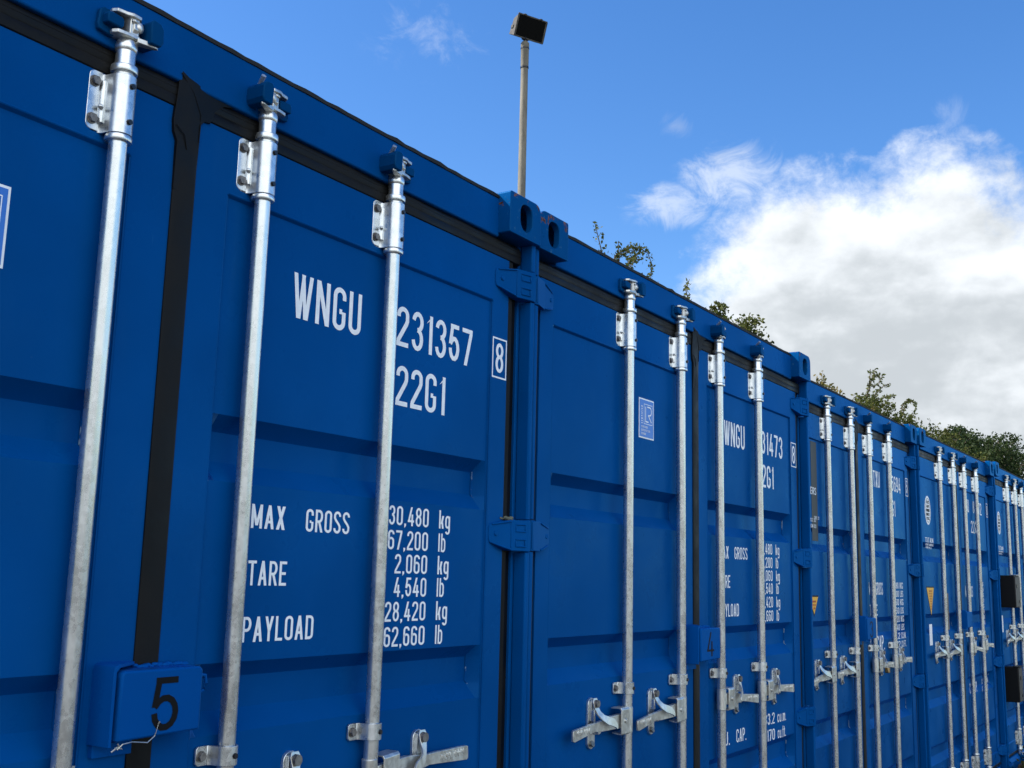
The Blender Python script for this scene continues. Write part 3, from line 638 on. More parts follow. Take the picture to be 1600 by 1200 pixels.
def lockbox_mb():
    mb = MB()
    o = [(1.0955, 1.250), (1.0955, 1.372), (1.0985, 1.380), (1.106, 1.3835), (1.168, 1.3835), (1.168, 1.378), (1.108, 1.378), (1.1015, 1.371), (1.1015, 1.250)]
    n = len(o); b = -.052
    vs = [(u, b, z) for u, z in o]+[(u, (.006 if u < 1.13 else -.035), z) for u, z in o]
    fs = [(i, (i+1) % n, n+(i+1) % n, n+i) for i in range(n)]+[(0, 1, 7, 8), (n, n+1, n+7, n+8), (1, 2, 3, 6, 7), (n+1, n+2, n+3, n+6, n+7), (3, 4, 5, 6), (n+3, n+4, n+5, n+6)]
    mb.add(vs, fs)
    mb.box(1.100, 1.180, -.052, -.040, 1.228, 1.250)
    rnd = random.Random(8)
    for k in range(16):
        u = 1.175+.105*k/15; mb.ball((u, -.044+rnd.uniform(0, .008), 1.3735+rnd.uniform(-.001, .002)), .006+rnd.uniform(-.001, .002), (1.3, 1, .7), 4)
    return mb
def hook_mb():
    mb = MB()
    mb.tube([(1.318, -.040, 1.352), (1.330, -.034, 1.350), (1.331, -.033, 1.336), (1.327, -.033, 1.324), (1.318, -.034, 1.320), (1.311, -.036, 1.326)], .0035, 8)
    return mb
def boxcover_mb():
    mb = MB(); mb.prism_d([(1.108, 1.258), (1.108, 1.366), (1.113, 1.3725), (1.278, 1.3725), (1.284, 1.366), (1.284, 1.262)], -.050, .011)
    return mb

def blob_label(*a): pass
def sticker(parent, name, pts, m, d=None, lab=None):
    d = DP-.002+.0012 if d is None else d
    o = obj(name, MB().prism_d(pts, d-.0008, d), m, parent)
    if lab: o['label'] = lab
    return o
def rect(u0, u1, z0, z1): return [(u0, z0), (u1, z0), (u1, z1), (u0, z1)]
TD = DP-.002+.0007
def letters(parent, rows, m='white_film', d=TD, s=.115, name='lettering', lab=None):
    mb = MB()
    for r in rows:
        if r[0] == 'box':
            _, u0, u1, z0, z1, t = r
            mb.add([(u0, d, z0), (u1, d, z0), (u1, d, z1), (u0, d, z1), (u0+t, d, z0+t), (u1-t, d, z0+t), (u1-t, d, z1-t), (u0+t, d, z1-t)], [(0, 1, 5, 4), (1, 2, 6, 5), (2, 3, 7, 6), (3, 0, 4, 7)])
        else: text_mb(mb, r[0], *r[1:5], d, s)
    o = obj(name, mb.mesh(name, weld=False), m, parent)
    if lab: o['label'] = lab
    return o

def container(loc, rz, label, spec):
    root = bpy.data.objects.new('shipping_container', None); COL.objects.link(root)
    root.location = loc; root.rotation_euler.z = rz; root.empty_display_size = .3
    tag(root, label, 'shipping container', 'blue shipping containers standing side by side in a row')
    P = spec.get('paint', 'container_blue')
    def c(name, fn, m, loc=(0, 0, 0), bev=0., parent=None, key=None):
        return obj(name, cached((key or name)+':'+m, fn), m, parent or root, loc, bev)
    # shell
    c('header_beam', header_mb, P, bev=.003)
    c('roof_seam', roof_seam_mb, 'seam_black')
    c('door_sill', sill_mb, P, bev=.003)
    def roof():
        mb = MB(); n = 27
        for i in range(n): 
            y = .15+i*.213; mb.prism_u([(-y, 2.558), (-y-.05, 2.576), (-y-.12, 2.576), (-y-.17, 2.558)], .06, WD-.06)
        mb.box(.02, WD-.02, -.122, -LN+.05, 2.540, 2.560); mb.box(.02, WD-.02, -.1205, -.150, 2.5605, 2.577); return mb
    c('roof', roof, P)
    for rgt in (False, True):
        def wall(rgt=rgt):
            pr = []; y = .16
            while y < LN-.35: pr += [(.012, -y), (.012, -y-.07), (.048, -y-.138), (.048, -y-.208)]; y += .276
            pr = [(.012, -.161)]+pr[1:]+[(.012, -LN+.18), (.054, -LN+.18), (.054, -.161)]
            mb = MB().prism_z(pr, .15, 2.535); mb.box(.004, .058, -.162, -LN+.18, .005, .149); mb.box(.004, .058, -.162, -LN+.18, 2.536, 2.585)
            if rgt: mb.mirror(WD/2)
            return mb
        c('side_wall', wall, P, key='side_wall%d' % rgt)
        c('corner_post', lambda rgt=rgt: post_mb(rgt), P, bev=.0015, key='corner_post%d' % rgt)
        def rpost(rgt=rgt):
            mb = MB().box(2.30, 2.434, -LN+.16, -LN+.01, .118, 2.473)
            if not rgt: mb.mirror(WD/2)
            return mb
        c('corner_post', rpost, P, key='rear_post%d' % rgt)
        for top in (True, False):
            for rear in (False, True):
                def cast(rgt=rgt, top=top, rear=rear):
                    mb = casting_mb(rgt)
                    if not top: flipz(mb, HT/2)
                    if rear: mb.v = [(u, -LN-d, z) for u, d, z in mb.v]
                    return mb
                c('corner_casting', cast, 'casting_paint', bev=.0025, key='corner_casting%d%d%d' % (rgt, top, rear))
    c('rear_wall', lambda: MB().box(.14, 2.298, -LN+.04, -LN+.08, .15, 2.54), P)
    c('floor_frame', lambda: MB().box(.06, 2.378, -.125, -LN+.1, .05, .145), P)
    # doors
    doors = []
    for rgt in (False, True):
        d = c('door', lambda rgt=rgt: door_mb(rgt), spec.get('door', P), key='door%d' % rgt); doors.append(d)
        d['label'] = 'left door leaf' if not rgt else 'right door leaf'
        for ri in range(3):
            for si in (0, 1): c('weld_bead', lambda rgt=rgt, ri=ri, si=si: door_mb(rgt, (ri, si)), 'chipped_bead', parent=d, key='weld_bead%d%d%d' % (rgt, ri, si))
        for z in HINGE_Z:
            c('hinge', lambda rgt=rgt: hinge_mb(rgt), P, loc=(0, 0, z), bev=.0015, key='hinge%d' % rgt)
    c('door_gasket', gasket_mb, 'rubber')
    c('gasket_flap', flap_mb, 'rubber', bev=.001)
    for i, u in enumerate(spec.get('rods', RODS)):
        s = 1 if i < 2 else -1
        bar = c('locking_bar', bar_mb, 'galvanised_tube', loc=(u, ROD_D, 0))
        for low in (False, True):
            f = (lambda mb, low=low: flipz(mb, 1.3155) if low else mb)
            L = 'l' if low else 'u'
            c('bearing_bracket', lambda: f(bracket_mb()), 'galvanised_plate', parent=bar, bev=.0008, key='bearing_bracket'+L)
            for q_, (za, zb) in enumerate(((2.322, 2.322), (2.392, 2.389))):
                c('bolt', lambda za=za: f(bolts_mb((za,))), 'bolt_steel', parent=bar, key='bolt%s%d' % (L, q_))
                c('bolt_plug', lambda zb=zb: f(plugs_mb((zb,))), 'black_plastic', parent=bar, key='bolt_plug%s%d' % (L, q_))
            c('cam_head', lambda: f(cam_mb(s)), 'galvanised_cast', parent=bar, bev=.0012, key='cam_head%s%d' % (L, s))
            for sd in (-1, 1):
                def kee(low=low, s=s, sd=sd):
                    mb = keeper_mb(s, sd)
                    if low: flipz(mb, 1.3155); mb.v = [(a, b+.022, z) for a, b, z in mb.v]
                    return mb
                c('cam_keeper', kee, 'keeper_paint', loc=(u, ROD_D, 0), bev=.0025, key='cam_keeper%s%d%d' % (L, s, sd))
        c('keeper_pin', lambda: pin_mb(s), 'galvanised_cast', loc=(u, ROD_D, 0), key='keeper_pin%d' % s)
        c('guide_strap', strap_mb, 'galvanised_plate', parent=bar, bev=.0008)
        c('bolt', lambda: bolts_mb((1.2015,)), 'bolt_steel', parent=bar, key='bolts')
        c('bolt_plug', lambda: plugs_mb((1.2015,), .0218), 'black_plastic', parent=bar, key='bolt_plugs')
        hd = c('handle', lambda: handle_mb(s), 'galvanised_cast', parent=bar, bev=.001, key='handle%d' % s)
        th = spec.get('tilt', (0, 0, 0, 0))[i]
        if th: hd.rotation_euler.y = th; hd.location = Vector((0, 0, 1.107))-Matrix.Rotation(th, 3, 'Y') @ Vector((0, 0, 1.107))
        ct = c('handle_catch', lambda: catch_mb(s), 'galvanised_plate', loc=(u, ROD_D, 0), bev=.001, key='handle_catch%d' % s)
        if not (spec.get('bare_right') and i > 1):
            c('latch', lambda: latch_mb(s), 'galvanised_cast', parent=ct, bev=.0008, key='latch%d' % s)
        for up in (0, 1): c('catch_bolt', lambda up=up: catchbolt_mb(s, up), 'bolt_steel', parent=ct, key='catch_bolt%d%d' % (s, up))
    # lock box over the meeting of the doors
    lb = c('lock_box', lockbox_mb, 'box_paint', bev=.0008)
    c('hook', hook_mb, 'box_paint')
    cov = c('lock_box_cover', boxcover_mb, 'box_paint', bev=.004, parent=lb)
    if spec.get('num'):
        ch = spec['num']; mb = MB()
        if ch == '5': text_mb(mb, '5', 1.174, 1.232, 1.266, 1.358, .0116, .118, w=.56)
        if ch == '4': text_mb(mb, '4', 1.160, 1.222, 1.274, 1.358, .0116, .085, w=.5)
        if ch == '3': text_mb(mb, '3', 1.155, 1.215, 1.268, 1.355, .0116, .085, w=.5)
        obj('number', mb.mesh('number', weld=False), 'black_film', lb)
    return root, doors, lb

ISO = 'isotype'
def weights(cap=True):
    r = [('MAX', 1.441, 1.536, 1.627, 1.675), ('GROSS', 1.598, 1.737, 1.627, 1.675), ('TARE', 1.441, 1.549, 1.514, 1.563), ('PAYLOAD', 1.436, 1.638, 1.404, 1.453)]
    for t, st, un_ in ((1.701, '30,480', 'kg'), (1.644, '67,200', 'lb'), (1.589, '2,060', 'kg'), (1.535, '4,540', 'lb'), (1.479, '28,420', 'kg'), (1.422, '62,660', 'lb')):
        r.append((st, 1.874+(.029 if len(st) < 6 else 0), 2.028, t-.045, t)); r.append((un_, 2.071, 2.117 if un_ == 'kg' else 2.100, t-.045, t))
    if cap: r += [('CU.', 1.441, 1.530, .926, .975), ('CAP.', 1.598, 1.700, .926, .975), ('33.2', 1.905, 2.025, .958, 1.003), ('cu.m.', 2.060, 2.165, .958, 1.003), ('1,170', 1.890, 2.025, .893, .938), ('cu.ft.', 2.060, 2.160, .893, .938)]
    return r
def iso_sign(door, du=0.):
    u0, u1, z0, z1 = .747+du, .862+du, 2.015, 2.153; D0 = TD
    st = sticker(door, 'certification_sticker', rect(u0, u1, z0, z1), 'white_film', D0, 'blue certification sticker with white border')
    sticker(door, 'sticker_field', rect(u0+.005, u1-.005, z0+.005, z1-.005), 'blue_film', D0+.0009)
    mb = MB(); a, b, c_, d = u0+.036, u1-.014, z0+.050, z1-.018; e = D0+.0013
    mb.add([(a, e, c_), (b, e, c_), (b, e, d), (a, e, d), (a+.002, e, c_+.002), (b-.002, e, c_+.002), (b-.002, e, d-.002), (a+.002, e, d-.002)], [(0, 1, 5, 4), (1, 2, 6, 5), (2, 3, 7, 6), (3, 0, 4, 7)])
    k = .0042; x0 = a+.013; zb = c_+.009; zt = d-.009; xr = b-.008
    for q in stroke_strip([(x0, zt), (x0, zb), (x0+.022, zb)], False, k): mb.add([(p[0], e, p[1]) for p in q], [(0, 1, 2, 3)])
    rr = (zt-zb)*.27
    for q in stroke_strip([(x0+.012, zt)]+arc(xr-rr*.9, zt-rr, rr*.9, rr, 90, -80)+[(x0+.022, zt-2*rr)], False, k): mb.add([(p[0], e+.0001, p[1]) for p in q], [(0, 1, 2, 3)])
    for q in stroke_strip([(x0+.020, zt-2*rr), (xr, zb)], False, k): mb.add([(p[0], e+.0002, p[1]) for p in q], [(0, 1, 2, 3)])
    text_mb(mb, 'CERTIFIED', u0+.026, None, c_+.0, c_+.0105, e, .17, vert=True, gap=.35)
    mb2 = MB()
    # vertical word: letters run upwards
    for i, (tx, zz) in enumerate((('CONTAINER', z0+.036), ('CERTIFICATION', z0+.024), ('SCHEME', z0+.012))):
        text_mb(mb, tx, u0+.016, None, zz, zz+.0075, e, .15, gap=.25, w=.55)
    obj('sticker_print', mb.mesh('sticker_print', weld=False), 'white_film', door)
def triangle(door, u0, u1, z0, z1):
    c_ = (u0+u1)/2+.005
    sticker(door, 'warning_sticker', [(c_, z0-.012), (u1+.008, z1+.007), (u0-.008, z1+.007)], 'black_film', TD, 'yellow warning triangle pointing down')
    sticker(door, 'sticker_field', [(c_, z0), (u1, z1), (u0, z1)], 'yellow_film', TD+.0009)
    mb = MB()
    for i in range(9):
        zz = z1-.018-.017*i; hw = (zz-z0)/(z1-z0)*(u1-u0)/2*.55
        if zz-.009 < z0+.022: break
        text_mb(mb, 'WARNING' if i == 0 else ('CAUTION' if i == 2 else ('HIGH', 'RISK', 'CARE')[i % 3]), c_-hw, c_+hw, zz-.009, zz, TD+.0013, .16)
    obj('sticker_print', mb.mesh('sticker_print', weld=False), 'red_film', door)
def ellipse_logo(door, cu, cz, ru, rz_):
    E_ = lambda k, n=40: [(cu+ru*k*math.cos(2*math.pi*i/n), cz+rz_*k*math.sin(2*math.pi*i/n)) for i in range(n)]
    sticker(door, 'oval_sticker', E_(1.), 'white_film', TD, 'white oval sticker with dark print')
    mb = MB()
    for q in stroke_strip(E_(.82), True, .003): mb.add([(p[0], TD+.0008, p[1]) for p in q], [(0, 1, 2, 3)])
    for i in range(5):
        hw = ru*.58*math.sqrt(max(.1, 1-((i-2)/3.1)**2)); zc = cz+(2-i)*rz_*.28
        text_mb(mb, ('CSC', 'SAFE', 'OWNED', 'UNIT', 'CSC')[i], cu-hw, cu+hw, zc-rz_*.10, zc+rz_*.10, TD+.0008, .18)
    obj('sticker_print', mb.mesh('sticker_print', weld=False), 'black_film', door)

# ---- the five containers of the row, near to far
C5, D5, L5 = container((-2.438, 0, -.0031), .0069, 'nearest blue container, lock box numbered 5, lettered WNGU 231357', {'num': '5', 'rods': (.6250, 1.0360, 1.3900, 1.8145), 'tilt': (.01, 0, -.03, -.085)})
letters(D5[1], [('WNGU', 1.520, 1.742, 2.077, 2.175), ('231357', 1.873, 2.190, 2.083, 2.181), ('22G1', 1.879, 2.077, 1.939, 2.036)]+weights())
iso_sign(D5[0])
FD = -.0498
letters(D5[1], [('8', 2.293, 2.331, 2.088, 2.170), ('box', 2.277, 2.347, 2.072, 2.184, .0045)], d=FD)
mo = MB(); rm_ = random.Random(2)
for k in range(14): mo.ball((2.358+rm_.uniform(-.020, .022), -.046+rm_.uniform(-.004, .008), 1.696+rm_.uniform(-.003, .004)), rm_.uniform(.003, .0065), (1.3, 1, .8), 4)
obj('moss_clump', mo, 'moss', C5)
wire = MB().tube([(1.112, .009, 1.246), (1.118, .014, 1.255), (1.135, .016, 1.257), (1.165, .018, 1.253), (1.180, .017, 1.262), (1.190, .015, 1.285)], .0011, 6)
wire.tube([(1.104, .004, 1.243), (1.116, .010, 1.252), (1.107, .009, 1.250), (1.119, .012, 1.247), (1.110, .011, 1.256)], .0014, 6)
obj('seal_wire', wire, 'galvanised_cast', L5)
C4, D4, L4 = container((.0164, .0304, 0), 0, 'second blue container, lock box numbered 4, lettered WNGU 231473', {'num': '4', 'tilt': (.012, -.015, .01, -.02)})
letters(D4[1], [('WNGU', 1.500, 1.722, 2.075, 2.173), ('231473', 1.856, 2.180, 2.083, 2.181), ('22G1', 1.862, 2.060, 1.939, 2.036)]+weights())
iso_sign(D4[0])
letters(D4[1], [('8', 2.293, 2.331, 2.076, 2.158), ('box', 2.277, 2.347, 2.060, 2.172, .0045)], d=FD)
C3, D3, L3 = container((2.4916, .1379, -.0154), -.008, 'third blue container, set back from its neighbours, lock box numbered 3', {'num': '3', 'door': 'container_greyblue', 'tilt': (-.02, .02, -.015, -.04)})
letters(D3[1], [('5', 2.295, 2.325, 2.14, 2.225), ('box', 2.279, 2.343, 2.122, 2.240, .005)], d=FD)
col = [('GROSS', 1.541, 1.688, 1.495, 1.567), ('MAX', 1.40, 1.49, 1.495, 1.567), ('TARE', 1.405, 1.562, 1.377, 1.440), ('CAP.', 1.530, 1.690, 1.180, 1.262), ('CU.', 1.40, 1.49, 1.180, 1.262)]
for i, (a_, b_) in enumerate((('30,480', 'KG'), ('67,200', 'LBS'), ('2,160', 'KG'), ('4,760', 'LBS'), ('28,320', 'KG'), ('62,440', 'LBS'), ('33.2', 'CU.M.'), ('1,172', 'CU.FT.'))):
    t = 1.570-.0505*i; col += [(a_, 1.86, 2.045, t-.038, t), (b_, 2.075, 2.150 if i < 6 else 2.185, t-.038, t)]
letters(D3[1], [('TXU', 1.556, 1.698, 2.127, 2.225), ('235694', 1.856, 2.178, 2.130, 2.228), ('G1', 1.962, 2.034, 1.975, 2.075)]+col)
sticker(D3[0], 'faded_stripe', rect(.425, .515, 1.765, 2.270), 'brown_film', None, 'dark weathered vertical stripe')
letters(D3[0], [('TRAILERS', .27, .496, 1.998, 2.035), ('CSC 302', .40, .485, 1.86, 1.878), ('COM 021', .40, .485, 1.83, 1.848), ('TYPE 22', .455, .535, 1.875, 1.890)], d=TD+.0012)
triangle(D3[0], .355, .490, 1.402, 1.487)
C2, D2, L2 = container((4.9473, .1053, -.0149), -.019, 'fourth blue container, white oval sticker and full yellow triangle on its left door', {'bare_right': True, 'tilt': (.015, -.01, .03, -.02)})
letters(D2[1], [('TTNU', 1.47, 1.66, 2.125, 2.225), ('821172', 1.80, 2.125, 2.128, 2.226), ('22G1', 1.71, 1.95, 1.970, 2.066),
     ('MAX GROSS', 1.40, 1.66, 1.475, 1.560), ('CU. CAP.', 1.40, 1.66, .770, .845)]+[(a_, 1.86, 2.06, 1.56-.043*i, 1.56-.043*i+.032) for i, a_ in enumerate(('30480 KG', '67200 LB', '2185 KG', '4820 LB', '28295 KG', '62380 LB', '33.2 CU', '1170 CU'))]+[('33.2 CU.M.', 1.82, 2.06, .81, .85), ('1170 CU.FT.', 1.82, 2.06, .755, .795)])
letters(D2[1], [('0', 2.296, 2.326, 2.14, 2.22), ('box', 2.278, 2.344, 2.124, 2.238, .005)], d=FD)
ellipse_logo(D2[0], .362, 2.063, .078, .099)
letters(D2[0], [('TITAN', .262, .480, 1.843, 1.877), ('CONTAINERS', .262, .480, 1.822, 1.836), ('RENTALS', .27, .42, 1.803, 1.816)])
triangle(D2[0], .245, .436, 1.360, 1.541)
sticker(D2[0], 'inspection_strip', rect(.277, .350, 1.162, 1.300), 'white_film')
sticker(D2[0], 'scuffed_strip', rect(.797, .850, 1.250, 1.505), 'scuffed_film')
C1, D1, L1 = container((7.4037, .0486, -.001), -.0089, 'farthest blue container, at the right edge, behind two black metal boxes', {})
ellipse_logo(D1[0], .345, 2.090, .078, .099)
letters(D1[0], [('TITAN', .262, .480, 1.858, 1.891), ('CONTAINERS', .262, .480, 1.838, 1.850), ('RENTALS', .27, .42, 1.820, 1.832)])
sticker(D1[0], 'inspection_strip', rect(.235, .300, 1.165, 1.305), 'white_film')
letters(D1[1], [('TTNU', 1.47, 1.66, 2.125, 2.225), ('821188', 1.80, 2.125, 2.128, 2.226), ('22G1', 1.71, 1.95, 1.970, 2.066)])

# ---- boxes clamped over the bars of the farthest container
def steel_box(u0, u1, z0, z1, d0, d1, label, hole=True):
    root = bpy.data.objects.new('lock_guard_box', None); COL.objects.link(root); root.location = (7.4037, .0486-(-.0)-0, 0); root.rotation_euler.z = -.0089
    tag(root, label, 'metal box')
    mb = MB().box(u0, u1, d0, d1, z0, z1); obj('housing', mb, 'black_box', root, bev=.004)
    fr = MB().box(u0+.006, u1-.004, d1+.0003, d1+.007, z0+.006, z1-.012); obj('front_plate', fr, 'grey_box_front', root, bev=.002)
    k = MB().cyl((u0+.07, d1+.006, z1-.09), (u0+.07, d1+.012, z1-.09), .016, None, 16); k.cyl((u1-.06, d1+.006, z0+.05), (u1-.06, d1+.012, z0+.05), .012, None, 12); obj('keyhole', k, 'black_plastic', root)
    lp = MB().box(u0-.002, u1+.012, d1-.04, d1+.016, z1+.0005, z1+.007); obj('top_lip', lp, 'galvanised_plate' if hole else 'black_box', root, bev=.002)
    return root
steel_box(.218, .450, 1.372, 1.640, -.052, .062, 'upper black metal box with grey front clamped over a bar of the farthest container')
steel_box(.208, .385, .600, .885, -.052, .055, 'lower black metal box clamped low over the bar of the farthest container', False)
# ---- brass padlock hanging from a handle of container 3
pr_ = bpy.data.objects.new('padlock', None); COL.objects.link(pr_); pr_.location = (2.4916+1.545, .1379-.006, 1.072)
tag(pr_, 'small brass padlock hanging from the handle of the third container', 'padlock')
obj('lock_body', MB().prism_d([(-.018, -.030), (.018, -.030), (.020, -.024), (.020, 0), (-.020, 0), (-.020, -.024)], -.010, .010), 'brass', pr_, bev=.002)
obj('shackle', MB().tube([(-.012, 0, 0), (-.012, 0, .018)]+[(.012*math.cos(R(a)), 0, .018+.012*math.sin(R(a))) for a in range(160, 19, -20)]+[(.012, 0, .018), (.012, 0, 0)], .003, 8), 'galvanised_plate', pr_)

# ------------------------------------------------------------------ floodlight mast behind the row
lx, ly = 10.33, 6.8
lamp = bpy.data.objects.new('floodlight_mast', None); COL.objects.link(lamp); lamp.location = (lx, ly, 0)
tag(lamp, 'tall weathered tan mast with a dark square floodlight, standing behind the containers', 'floodlight')
obj('pole', MB().lathe([(.085, -.3), (.080, .0), (.066, 4), (.054, 9.12)], n=24), 'pole_grp', lamp)
obj('sleeve', MB().lathe([(.058, 9.06), (.060, 9.07), (.061, 9.36), (.064, 9.365), (.064, 9.44), (.050, 9.45), (.05, 9.46)], n=24), 'pole_grp', lamp)
obj('pole_band', MB().lathe([(.056, 9.035), (.063, 9.04), (.063, 9.062), (.056, 9.066)], n=24).lathe([(.060, 9.345), (.066, 9.348), (.066, 9.366), (.06, 9.37)], n=24), 'black_plastic', lamp)
head = bpy.data.objects.new('lamp_head', None)
hm = MB()
hm.add([(-.21, .09, -.17), (.21, .09, -.17), (.21, .09, .17), (-.21, .09, .17), (-.205, -.10, -.15), (.205, -.10, -.15), (.20, -.06, .10), (-.20, -.06, .10)], [(0, 1, 2, 3), (4, 5, 6, 7), (0, 1, 5, 4), (1, 2, 6, 5), (2, 3, 7, 6), (3, 0, 4, 7)])
hm.box(-.22, .22, .088, .104, .160, .180); hm.box(-.22, .22, .088, .104, -.180, -.160); hm.box(-.22, -.200, .088, .104, -.160, .160); hm.box(.200, .22, .088, .104, -.160, .160)
for k in (-.12, .12): hm.box(k-.02, k+.02, .09, .112, .168, .190)
hm.box(-.218, -.205, -.06, .00, -.06, -.01)
ho = obj('lamp_housing', hm, 'lamp_case', lamp, loc=(0, 0, 9.70), bev=.004)
gl = obj('lamp_glass', MB().box(-.198, .198, .0905, .097, -.158, .158), 'lamp_glass', ho)
ho.rotation_mode = 'XYZ'; ho.rotation_euler = (R(22), 0, R(-25)); ho.location = (.03, -.02, 9.69); ho.scale = (1.17, 1, .95)
obj('knuckle', MB().cyl((0, 0, 9.44), (0, 0, 9.56), .030, .026, 14).box(-.05, .05, -.035, .035, 9.50, 9.515), 'black_plastic', lamp)

# ------------------------------------------------------------------ ground
def gr(t):
    n = t.noise(t.pos, 3, 6, .6); st = t.add('ShaderNodeTexVoronoi'); t.link(t.pos, st.inputs['Vector']); st.inputs['Scale'].default_value = 34
    sp = t.add('ShaderNodeSeparateColor'); t.link(st.outputs['Color'], sp.inputs[0])
    c = t.mix(sp.outputs[0], (.035, .036, .036), (.085, .084, .080)); c = t.mix(t.mr(n, .45, .65), c, (.040, .036, .030))
    t.link(c, t.b.inputs['Base Color']); bump(t, st.outputs['Distance'], .6, .02)
mat('gravel', (.18, .17, .15), .9, 0, gr)
g = MB().add([(-400, 400, 0), (400, 400, 0), (400, -400, 0), (-400, -400, 0)], [(0, 1, 2, 3)])
tag(obj('ground', g, 'gravel'), kind='structure')
for o in bpy.data.objects:
    if o.name == 'ground': o.location.z = -.012
def leafmat(name, a, b, c):
    def f(t):
        oi = t.add('ShaderNodeTexCoord'); n = t.noise(t.pos, 1.1, 3, .6); n2 = t.noise(t.pos, 11, 2, .5)
        q = t.mix(t.mr(n, .35, .65), a, b); q = t.mix(t.m('MULTIPLY', t.mr(n2, .5, .75), .7), q, c)
        t.link(q, t.b.inputs['Base Color'])
        tr = t.add('ShaderNodeBsdfTranslucent'); t.link(q, tr.inputs[0]); ms = t.add('ShaderNodeMixShader'); ms.inputs[0].default_value = .28
        out = [n for n in t.n if n.type == 'OUTPUT_MATERIAL'][0]
        t.link(t.b.outputs[0], ms.inputs[1]); t.link(tr.outputs[0], ms.inputs[2]); t.link(ms.outputs[0], out.inputs[0])
    mat(name, a, .6, 0, f, .15)
leafmat('leaf_mid', (.040, .058, .012), (.078, .092, .020), (.14, .12, .03))
leafmat('leaf_dark', (.012, .026, .007), (.026, .046, .011), (.055, .066, .018))
leafmat('leaf_gold', (.075, .085, .02), (.14, .11, .03), (.20, .13, .04))
mat('bark', (.10, .075, .05), .9, 0, lambda t: bump(t, t.noise(t.pos, 14, 6, .7), .6, .03))
def bark_tube(mb, pts, r): mb.tube([(x, -y, z) for x, y, z in pts], r, 7)
def leaf_mesh(name, P, size, rng, up=.35, asp=.55):
    """leaf quads centred at P (N,3): folded blades at random attitudes"""
    N = len(P); a = rng.normal(size=(N, 3)); a /= np.linalg.norm(a, axis=1)[:, None]; b = rng.normal(size=(N, 3)); b[:, 2] *= up
    b = np.cross(a, b); b /= np.linalg.norm(b, axis=1)[:, None]
    s = size*rng.uniform(.6, 1.3, (N, 1)); A = a*s*.5; B = b*s*.5*asp
    v = np.stack([P-A, P+B-A*.1, P+A, P-B-A*.1], axis=1).reshape(-1, 3)
    me = bpy.data.meshes.new(name); me.vertices.add(4*N); me.vertices.foreach_set('co', v.ravel().astype('f4'))
    me.loops.add(4*N); me.loops.foreach_set('vertex_index', np.arange(4*N, dtype='i4')); me.polygons.add(N)
    me.polygons.foreach_set('loop_start', np.arange(0, 4*N, 4, dtype='i4')); me.polygons.foreach_set('loop_total', np.full(N, 4, dtype='i4')); me.update(); me.validate()
    return me
def tree(x, y, top, rad, label, leaf, m, n, seed, name='tree', shoots=(), clumps=46, flat=1., tw=.7):
    rng = np.random.default_rng(seed); root = bpy.data.objects.new(name, None); COL.objects.link(root); root.location = (x, y, 0)
    tag(root, label, 'tree' if name == 'tree' else name.replace('_', ' '), 'trees and bushes growing behind the containers')
    cz = top-rad*flat; tb = MB(); bark_tube(tb, [(0, 0, -.2), (.1*rad, 0, cz*.5), (0, .05, cz)], [.05*rad+.03, .04*rad+.02, .02*rad+.01])
    C = []
    for k in range(clumps):
        d = rng.normal(size=3); d /= np.linalg.norm(d); d[2] = abs(d[2])*1.0 if rng.random() < .8 else d[2]*.8
        rr = rad*rng.uniform(.45, 1.0); c = np.array([d[0]*rr, d[1]*rr, cz+d[2]*rr*flat]); C.append((c, rad*rng.uniform(.14, .30)))
        mid = np.array([0, 0, cz*.8])+(c-np.array([0, 0, cz*.8]))*.5+rng.normal(size=3)*.05*rad
        bark_tube(tb, [(0, 0, cz*.8), tuple(mid), tuple(c)], [.018*rad, .011*rad, .004*rad])
    P = []
    for c, r in C:
        k = int(n/len(C)); q = rng.normal(size=(k, 3)); q /= np.linalg.norm(q, axis=1)[:, None]; q *= (rng.uniform(.25, 1.05, (k, 1))**.6)*r; P.append(q*np.array([1.1, 1.1, .85])+c)
        for j in range(3):          # twigs reaching out of the clump
            dd = (c-np.array([0, 0, cz-.3*rad])); dd /= np.linalg.norm(dd); dd += rng.normal(size=3)*.45; dd /= np.linalg.norm(dd); L = r*rng.uniform(1.2, 2.1)*tw+.01
            t = rng.uniform(.4, 1, (14, 1)); P.append(c+dd*L*t+rng.normal(size=(14, 3))*.035*rad*.5)
            bark_tube(tb, [tuple(c), tuple(c+dd*L)], [.006*rad, .002])
    for sh in shoots:
        pts = [np.array(p, float)-np.array([x, y, 0]) for p in sh]; bark_tube(tb, [tuple(p) for p in pts], [(.016 if x < 25 else .022)-.010*i/(len(pts)-1) for i in range(len(pts))])
        for a, b in zip(pts[:-1], pts[1:]):
            L = np.linalg.norm(b-a); k = max(2, int(L*(60 if x < 25 else 26))); t = rng.uniform(0, 1, (k, 1)); P.append(a+(b-a)*t+rng.normal(size=(k, 3))*.045)
    P = np.concatenate(P)
    obj('trunk', tb, 'bark', root); me = leaf_mesh('crown', P, leaf, rng); obj('crown', me, m, root)
    return root

